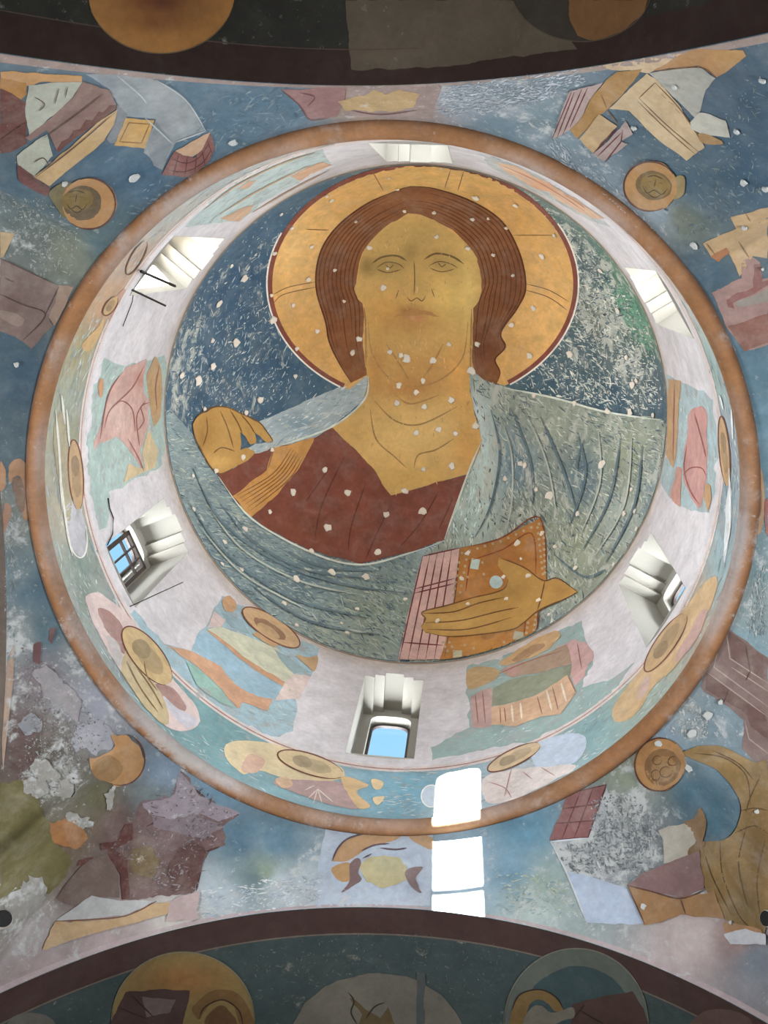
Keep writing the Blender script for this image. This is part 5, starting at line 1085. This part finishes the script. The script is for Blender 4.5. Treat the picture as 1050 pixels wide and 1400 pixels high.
f.fill('halo_arc', (180, 138, 92), [(1037, 636), (1043, 650), (1045, 690), (1040, 727), (1030, 724), (1029, 680), (1031, 652)], wear=.25)
f.fill('head', (140, 104, 78), [(1037, 662), (1042, 676), (1040, 704), (1035, 700), (1034, 676)], wear=.3)
f.fill('robe', (160, 96, 90), [(1046, 684), (1050, 680), (1050, 735), (1046, 728)], smooth=False, wear=.3)
# pale strips along the arch edges
def edge_strip(side, s0, s1, dz, surf_off, n=60):
    pts = []
    for s in np.linspace(s0, s1, n):
        y = YS if side == 'S' else YN
        a = math.atan2(y, s); A = np.array((math.cos(a), math.sin(a), 0)); B = np.array((s, y, prof(side, s)))
        pts.append(pixel_of((A + (B - A) * (1 - dz)).reshape(1, 3))[0])
    return pts
O = Fresco('x', None, (500, 1230), 'pend', parent=PEND['wall_southeast'])
O.fill('edge_border', (176, 156, 158), edge_strip('S', 0, .99, 0.004, 0) + edge_strip('S', .99, 0, .035, 0), smooth=False, wear=.5, mat='wall', step=6)
O = Fresco('x', None, (500, 1230), 'pend', parent=PEND['wall_southwest'])
O.fill('edge_border', (176, 156, 158), edge_strip('S', -.92, 0, 0.004, 0) + edge_strip('S', 0, -.92, .035, 0), smooth=False, wear=.5, mat='wall', step=6)
O.fill('edge_border', (168, 140, 120), [(4, 1056), (18, 930), (20, 880), (10, 900), (2, 1000)], smooth=False, wear=.5, mat='wall')
O = Fresco('x', None, (300, 100), 'pend', parent=PEND['wall_northwest'])
O.fill('edge_border', (150, 128, 120), edge_strip('N', -.74, 0, 0.004, 0) + edge_strip('N', 0, -.74, .06, 0), smooth=False, wear=.5, mat='wall', step=6)
O = Fresco('x', None, (800, 80), 'pend', parent=PEND['wall_northeast'])
O.fill('edge_border', (156, 136, 126), edge_strip('N', 0, .8, 0.004, 0) + edge_strip('N', .8, 0, .05, 0), smooth=False, wear=.5, mat='wall', step=6)
# sounding jars: flat black discs painting the shade inside the round mouths
def jar(label, at, r):
    P, n = on_mesh('pend')(np.array([at], float)); c = W(P[0] + n[0] * .006); q = Vector(n[0]).to_track_quat('Z', 'Y').to_matrix().to_4x4()
    rr = r * np.linalg.norm(P[0] - CAM) * S / F
    root = bpy.data.objects.new('resonator_jar', None); COL.objects.link(root); root.matrix_world = Matrix.Translation(c) @ q; tag(root, label, 'jar', 'jar mouths in the pendentives')
    for nm, r0, r1, z0, z1, m in (('mouth', 0, rr, 0.004, 0.004, M_HOLE), ('rim', rr, rr * 1.12, 0.006, -.002, M_PIER)):
        me = bpy.data.meshes.new(nm); k = 24; v, fcs = [], []
        for i in range(k):
            a = 2 * math.pi * i / k
            v += [(r0 * math.cos(a), r0 * math.sin(a), z0), (r1 * math.cos(a), r1 * math.sin(a), z1)]
        fcs = [(2 * i, 2 * i + 1, 2 * ((i + 1) % k) + 1, 2 * ((i + 1) % k)) for i in range(k)] if r0 > 0 else [tuple(2 * i + 1 for i in range(k))]
        me.from_pydata(v, [], fcs); me.materials.append(m); o = bpy.data.objects.new(nm, me); COL.objects.link(o); o.parent = root
jar('black round jar mouth in the wall below the olive patch', (3, 1258), 11)
jar('black round jar mouth in the wall beside the olive robe', (1050, 1256), 9)

# ------------------------------------------------------------------ paintings on the arch soffits
def soff_strip(side, s0, s1, d0, d1, n=70):
    y = YS if side == 'S' else YN; sg = 1 if side == 'S' else -1
    a = [pixel_of(np.array([[s, y + sg * d0, prof(side, s)]]))[0] for s in np.linspace(s0, s1, n)]
    b = [pixel_of(np.array([[s, y + sg * d1, prof(side, s)]]))[0] for s in np.linspace(s1, s0, n)]
    return a + b
AS = Fresco('x', None, (500, 1300), 'arch', parent=ARCH['S'])
AS.fill('border_band', (84, 56, 50), soff_strip('S', -.98, 1.02, .002, .082), smooth=False, wear=.2, mat='dark', step=8)
AS.lines('border_line', (128, 110, 96), [soff_strip('S', -.98, 1.02, .085, .085)[:70]], 2, taper=False, mat='dark')
AN = Fresco('x', None, (500, 50), 'arch', parent=ARCH['N'])
AN.fill('border_band', (56, 32, 24), soff_strip('N', -.85, .85, .002, .075), smooth=False, wear=.15, mat='dark', step=8)
AN.fill('plaster_patch', (100, 86, 66), [(472, 0), (700, 0), (760, 30), (790, 66), (700, 78), (600, 92), (480, 96)], smooth=False, wear=.35, mat='dark', step=8)
AN.lines('border_line', (96, 70, 56), [soff_strip('N', -.85, .1, .078, .078)[:70]], 1.6, taper=False, mat='dark')
G_M = 'round medallions on the arch soffits'
def soff(name, label, at): return Fresco(name, label, at, 'arch', group=G_M, base=3)
f = soff('soffit_medallion', 'large dark ochre medallion with purple robe beside the smooth grey disc on the arch soffit', (250, 1380))
f.fill('disc', (150, 124, 62), ell(250, 1395, 98, 94), smooth=False, wear=.15, mat='dark', step=8, blobs=[(250, 1340, 60, (164, 110, 44), 24)])
f.fill('robe', (84, 58, 52), [(160, 1378), (172, 1356), (220, 1352), (260, 1354), (250, 1400), (150, 1402)], smooth=False, wear=.2, mat='dark')
f.fill('robe_light', (120, 100, 96), [(194, 1362), (240, 1366), (232, 1384), (200, 1390)], smooth=False, wear=.2, mat='dark')
f.fill('halo', (130, 92, 40), [(262, 1380), (280, 1360), (305, 1352), (330, 1362), (345, 1390), (345, 1402), (330, 1402), (318, 1372), (296, 1368), (280, 1382), (272, 1392)], wear=.1, mat='dark')
f.fill('hair', (112, 76, 36), [(284, 1388), (300, 1374), (316, 1384), (322, 1402), (282, 1402)], wear=.1, mat='dark')
f.lines('outline', (140, 128, 96), [ell(250, 1395, 98, 94, 0, 60, 180, 360)], 2.2, smooth=False, mat='dark')
f.lines('drawn_line', (66, 40, 32), [[(272, 1392), (280, 1376), (304, 1366), (326, 1380), (332, 1402)], [(160, 1376), (200, 1392)], [(180, 1360), (210, 1390)]], 1.8, mat='dark')
f = soff('soffit_medallion', 'medallion with grey ring, ochre halo and brown robe on the arch soffit', (785, 1380))
f.fill('ring', (104, 110, 100), ell(788, 1400, 99, 104), smooth=False, wear=.15, mat='dark', step=8)
f.fill('field', (62, 86, 88), ell(790, 1412, 82, 92), smooth=False, wear=.2, mat='dark', step=8)
f.fill('robe', (88, 60, 52), [(783, 1372), (820, 1362), (864, 1354), (880, 1380), (888, 1404), (782, 1404)], smooth=False, wear=.15, mat='dark')
f.fill('halo', (140, 108, 48), [(697, 1402), (700, 1380), (711, 1360), (738, 1352), (760, 1362), (771, 1380), (760, 1382), (744, 1368), (724, 1372), (714, 1402)], wear=.1, mat='dark')
f.fill('beard', (132, 124, 108), [(716, 1402), (724, 1380), (740, 1374), (758, 1384), (782, 1376), (786, 1390), (764, 1396), (752, 1402)], wear=.2, mat='dark')
f.lines('outline', (132, 130, 112), [ell(788, 1400, 99, 104, 0, 60, 180, 360)], 1.8, smooth=False, mat='dark')
f.lines('drawn_line', (60, 40, 34), [[(700, 1380), (711, 1359), (738, 1352), (760, 1362), (770, 1378)], [(792, 1380), (830, 1402)], [(786, 1390), (800, 1372)]], 1.8, mat='dark')
f = soff('soffit_medallion', 'broad beige grey medallion with a dark crack on the arch soffit between two others', (515, 1385))
f.fill('disc', (118, 112, 98), ell(516, 1432, 122, 102), smooth=False, wear=.25, mat='dark', step=8, blobs=[(470, 1380, 40, (126, 118, 104))])
f.fill('face', (104, 84, 44), [(478, 1364), (492, 1372), (520, 1392), (530, 1376), (540, 1402), (490, 1402), (496, 1386)], smooth=False, wear=.2, mat='dark')
f.fill('seam', (84, 90, 88), [(570, 1330), (582, 1330), (580, 1402), (570, 1402)], smooth=False, wear=.3, mat='dark')
f.lines('crack', (56, 44, 36), [[(476, 1356), (484, 1368), (480, 1384), (490, 1402)], [(500, 1392), (512, 1376), (526, 1370)]], 1.8, mat='dark')
f = soff('soffit_medallion', 'small cut grey disc low on the arch soffit near the teal ground', (45, 1395))
f.fill('disc', (112, 108, 98), ell(42, 1408, 36, 24), smooth=False, wear=.2, mat='dark')
f = soff('soffit_medallion', 'dull rose disc at the springing of the arch soffit', (985, 1392))
f.fill('disc', (112, 84, 74), ell(986, 1412, 46, 33), smooth=False, wear=.15, mat='dark')
f = soff('soffit_medallion', 'dark ochre medallion with reddish middle beside the red border on the dark soffit', (220, 30))
f.fill('disc', (186, 122, 36), ell(220, -10, 100, 83), smooth=False, wear=.1, mat='dark', step=8, blobs=[(216, 0, 50, (120, 62, 26), 24), (216, 30, 40, (150, 90, 28), 12)])
f.lines('outline', (120, 98, 62), [ell(220, -10, 100, 83, 0, 50, 10, 170)], 1.6, smooth=False, mat='dark')
f = soff('soffit_medallion', 'half brown half ochre medallion beside the plain plaster strip on the dark soffit', (795, 25))
f.fill('disc', (62, 52, 40), ell(796, -22, 98, 79), smooth=False, wear=.2, mat='dark', step=8)
f.fill('ochre_half', (136, 90, 36), [(778, 0), (886, 0), (878, 22), (850, 44), (812, 56), (790, 50), (780, 30)], smooth=False, wear=.15, mat='dark')
f.lines('outline', (92, 78, 58), [ell(796, -22, 98, 79, 0, 50, 10, 170)], 1.6, smooth=False, mat='dark')
flecks('flaking_and_light_flecks', ARCH['S'], 'arch', [(330, 1300), (520, 1270), (680, 1290), (690, 1340), (640, 1380), (580, 1330), (480, 1320), (400, 1380), (350, 1360)], 330, 5, 2.6, 0, 60, [(120, 122, 116), (104, 112, 110), (50, 62, 64)], 2, 95, 'dark')

# ------------------------------------------------------------------ iron rods and cables by two windows
def tube(name, pts, r, mat, label, cat, group=None):
    pts = [Vector(p) for p in pts]; V_, F_ = [], []; k = 8
    for i, p in enumerate(pts):
        d = (pts[min(i + 1, len(pts) - 1)] - pts[max(i - 1, 0)]).normalized(); u = d.orthogonal().normalized(); v = d.cross(u)
        for j in range(k):
            a = 2 * math.pi * j / k; V_.append(p + (u * math.cos(a) + v * math.sin(a)) * r)
    for i in range(len(pts) - 1):
        for j in range(k): F_.append((i * k + j, i * k + (j + 1) % k, (i + 1) * k + (j + 1) % k, (i + 1) * k + j))
    F_ += [tuple(range(k))[::-1], tuple(range((len(pts) - 1) * k, len(pts) * k))]
    o = mesh_obj(name, V_, F_, mat, None, pts[0]); tag(o, label, cat, group); return o
def at_r(p, R):
    d = rays(p)[0]; A = (d[:2] ** 2).sum(); B = 2 * d[:2] @ CAM[:2]; C = CAM[:2] @ CAM[:2] - R * R
    t = (-B + math.sqrt(B * B - 4 * A * C)) / (2 * A); return W(CAM + d * t)
tube('iron_rod', [at_r((193, 371), .985), at_r((239, 391), .93)], .010, M_IRON, 'thin black iron rod crossing the bright window opening', 'rod')
tube('iron_rod', [at_r((180, 396), 1.0), at_r((226, 418), .93)], .007, M_IRON, 'black iron rod on the plaster below the bright window opening', 'rod')
tube('iron_rod', [at_r((178, 829), .99), at_r((215, 812), .965), at_r((250, 796), .97)], .0035, M_IRON, 'thin wire rod under the window with the open casement', 'rod')
tube('cable', [at_r((148, 681), .996), at_r((150, 695), .994), at_r((155, 708), .994), at_r((154, 730), .994), at_r((147, 745), .994)], .0045, M_IRON, 'short black cable hanging beside the open casement window', 'cable')
tube('cable', [at_r((182, 404), .992), at_r((181, 412), .994), at_r((175, 428), .994), at_r((168, 446), .994)], .003, M_IRON, 'dark cable trailing from the rod on the plaster', 'cable')
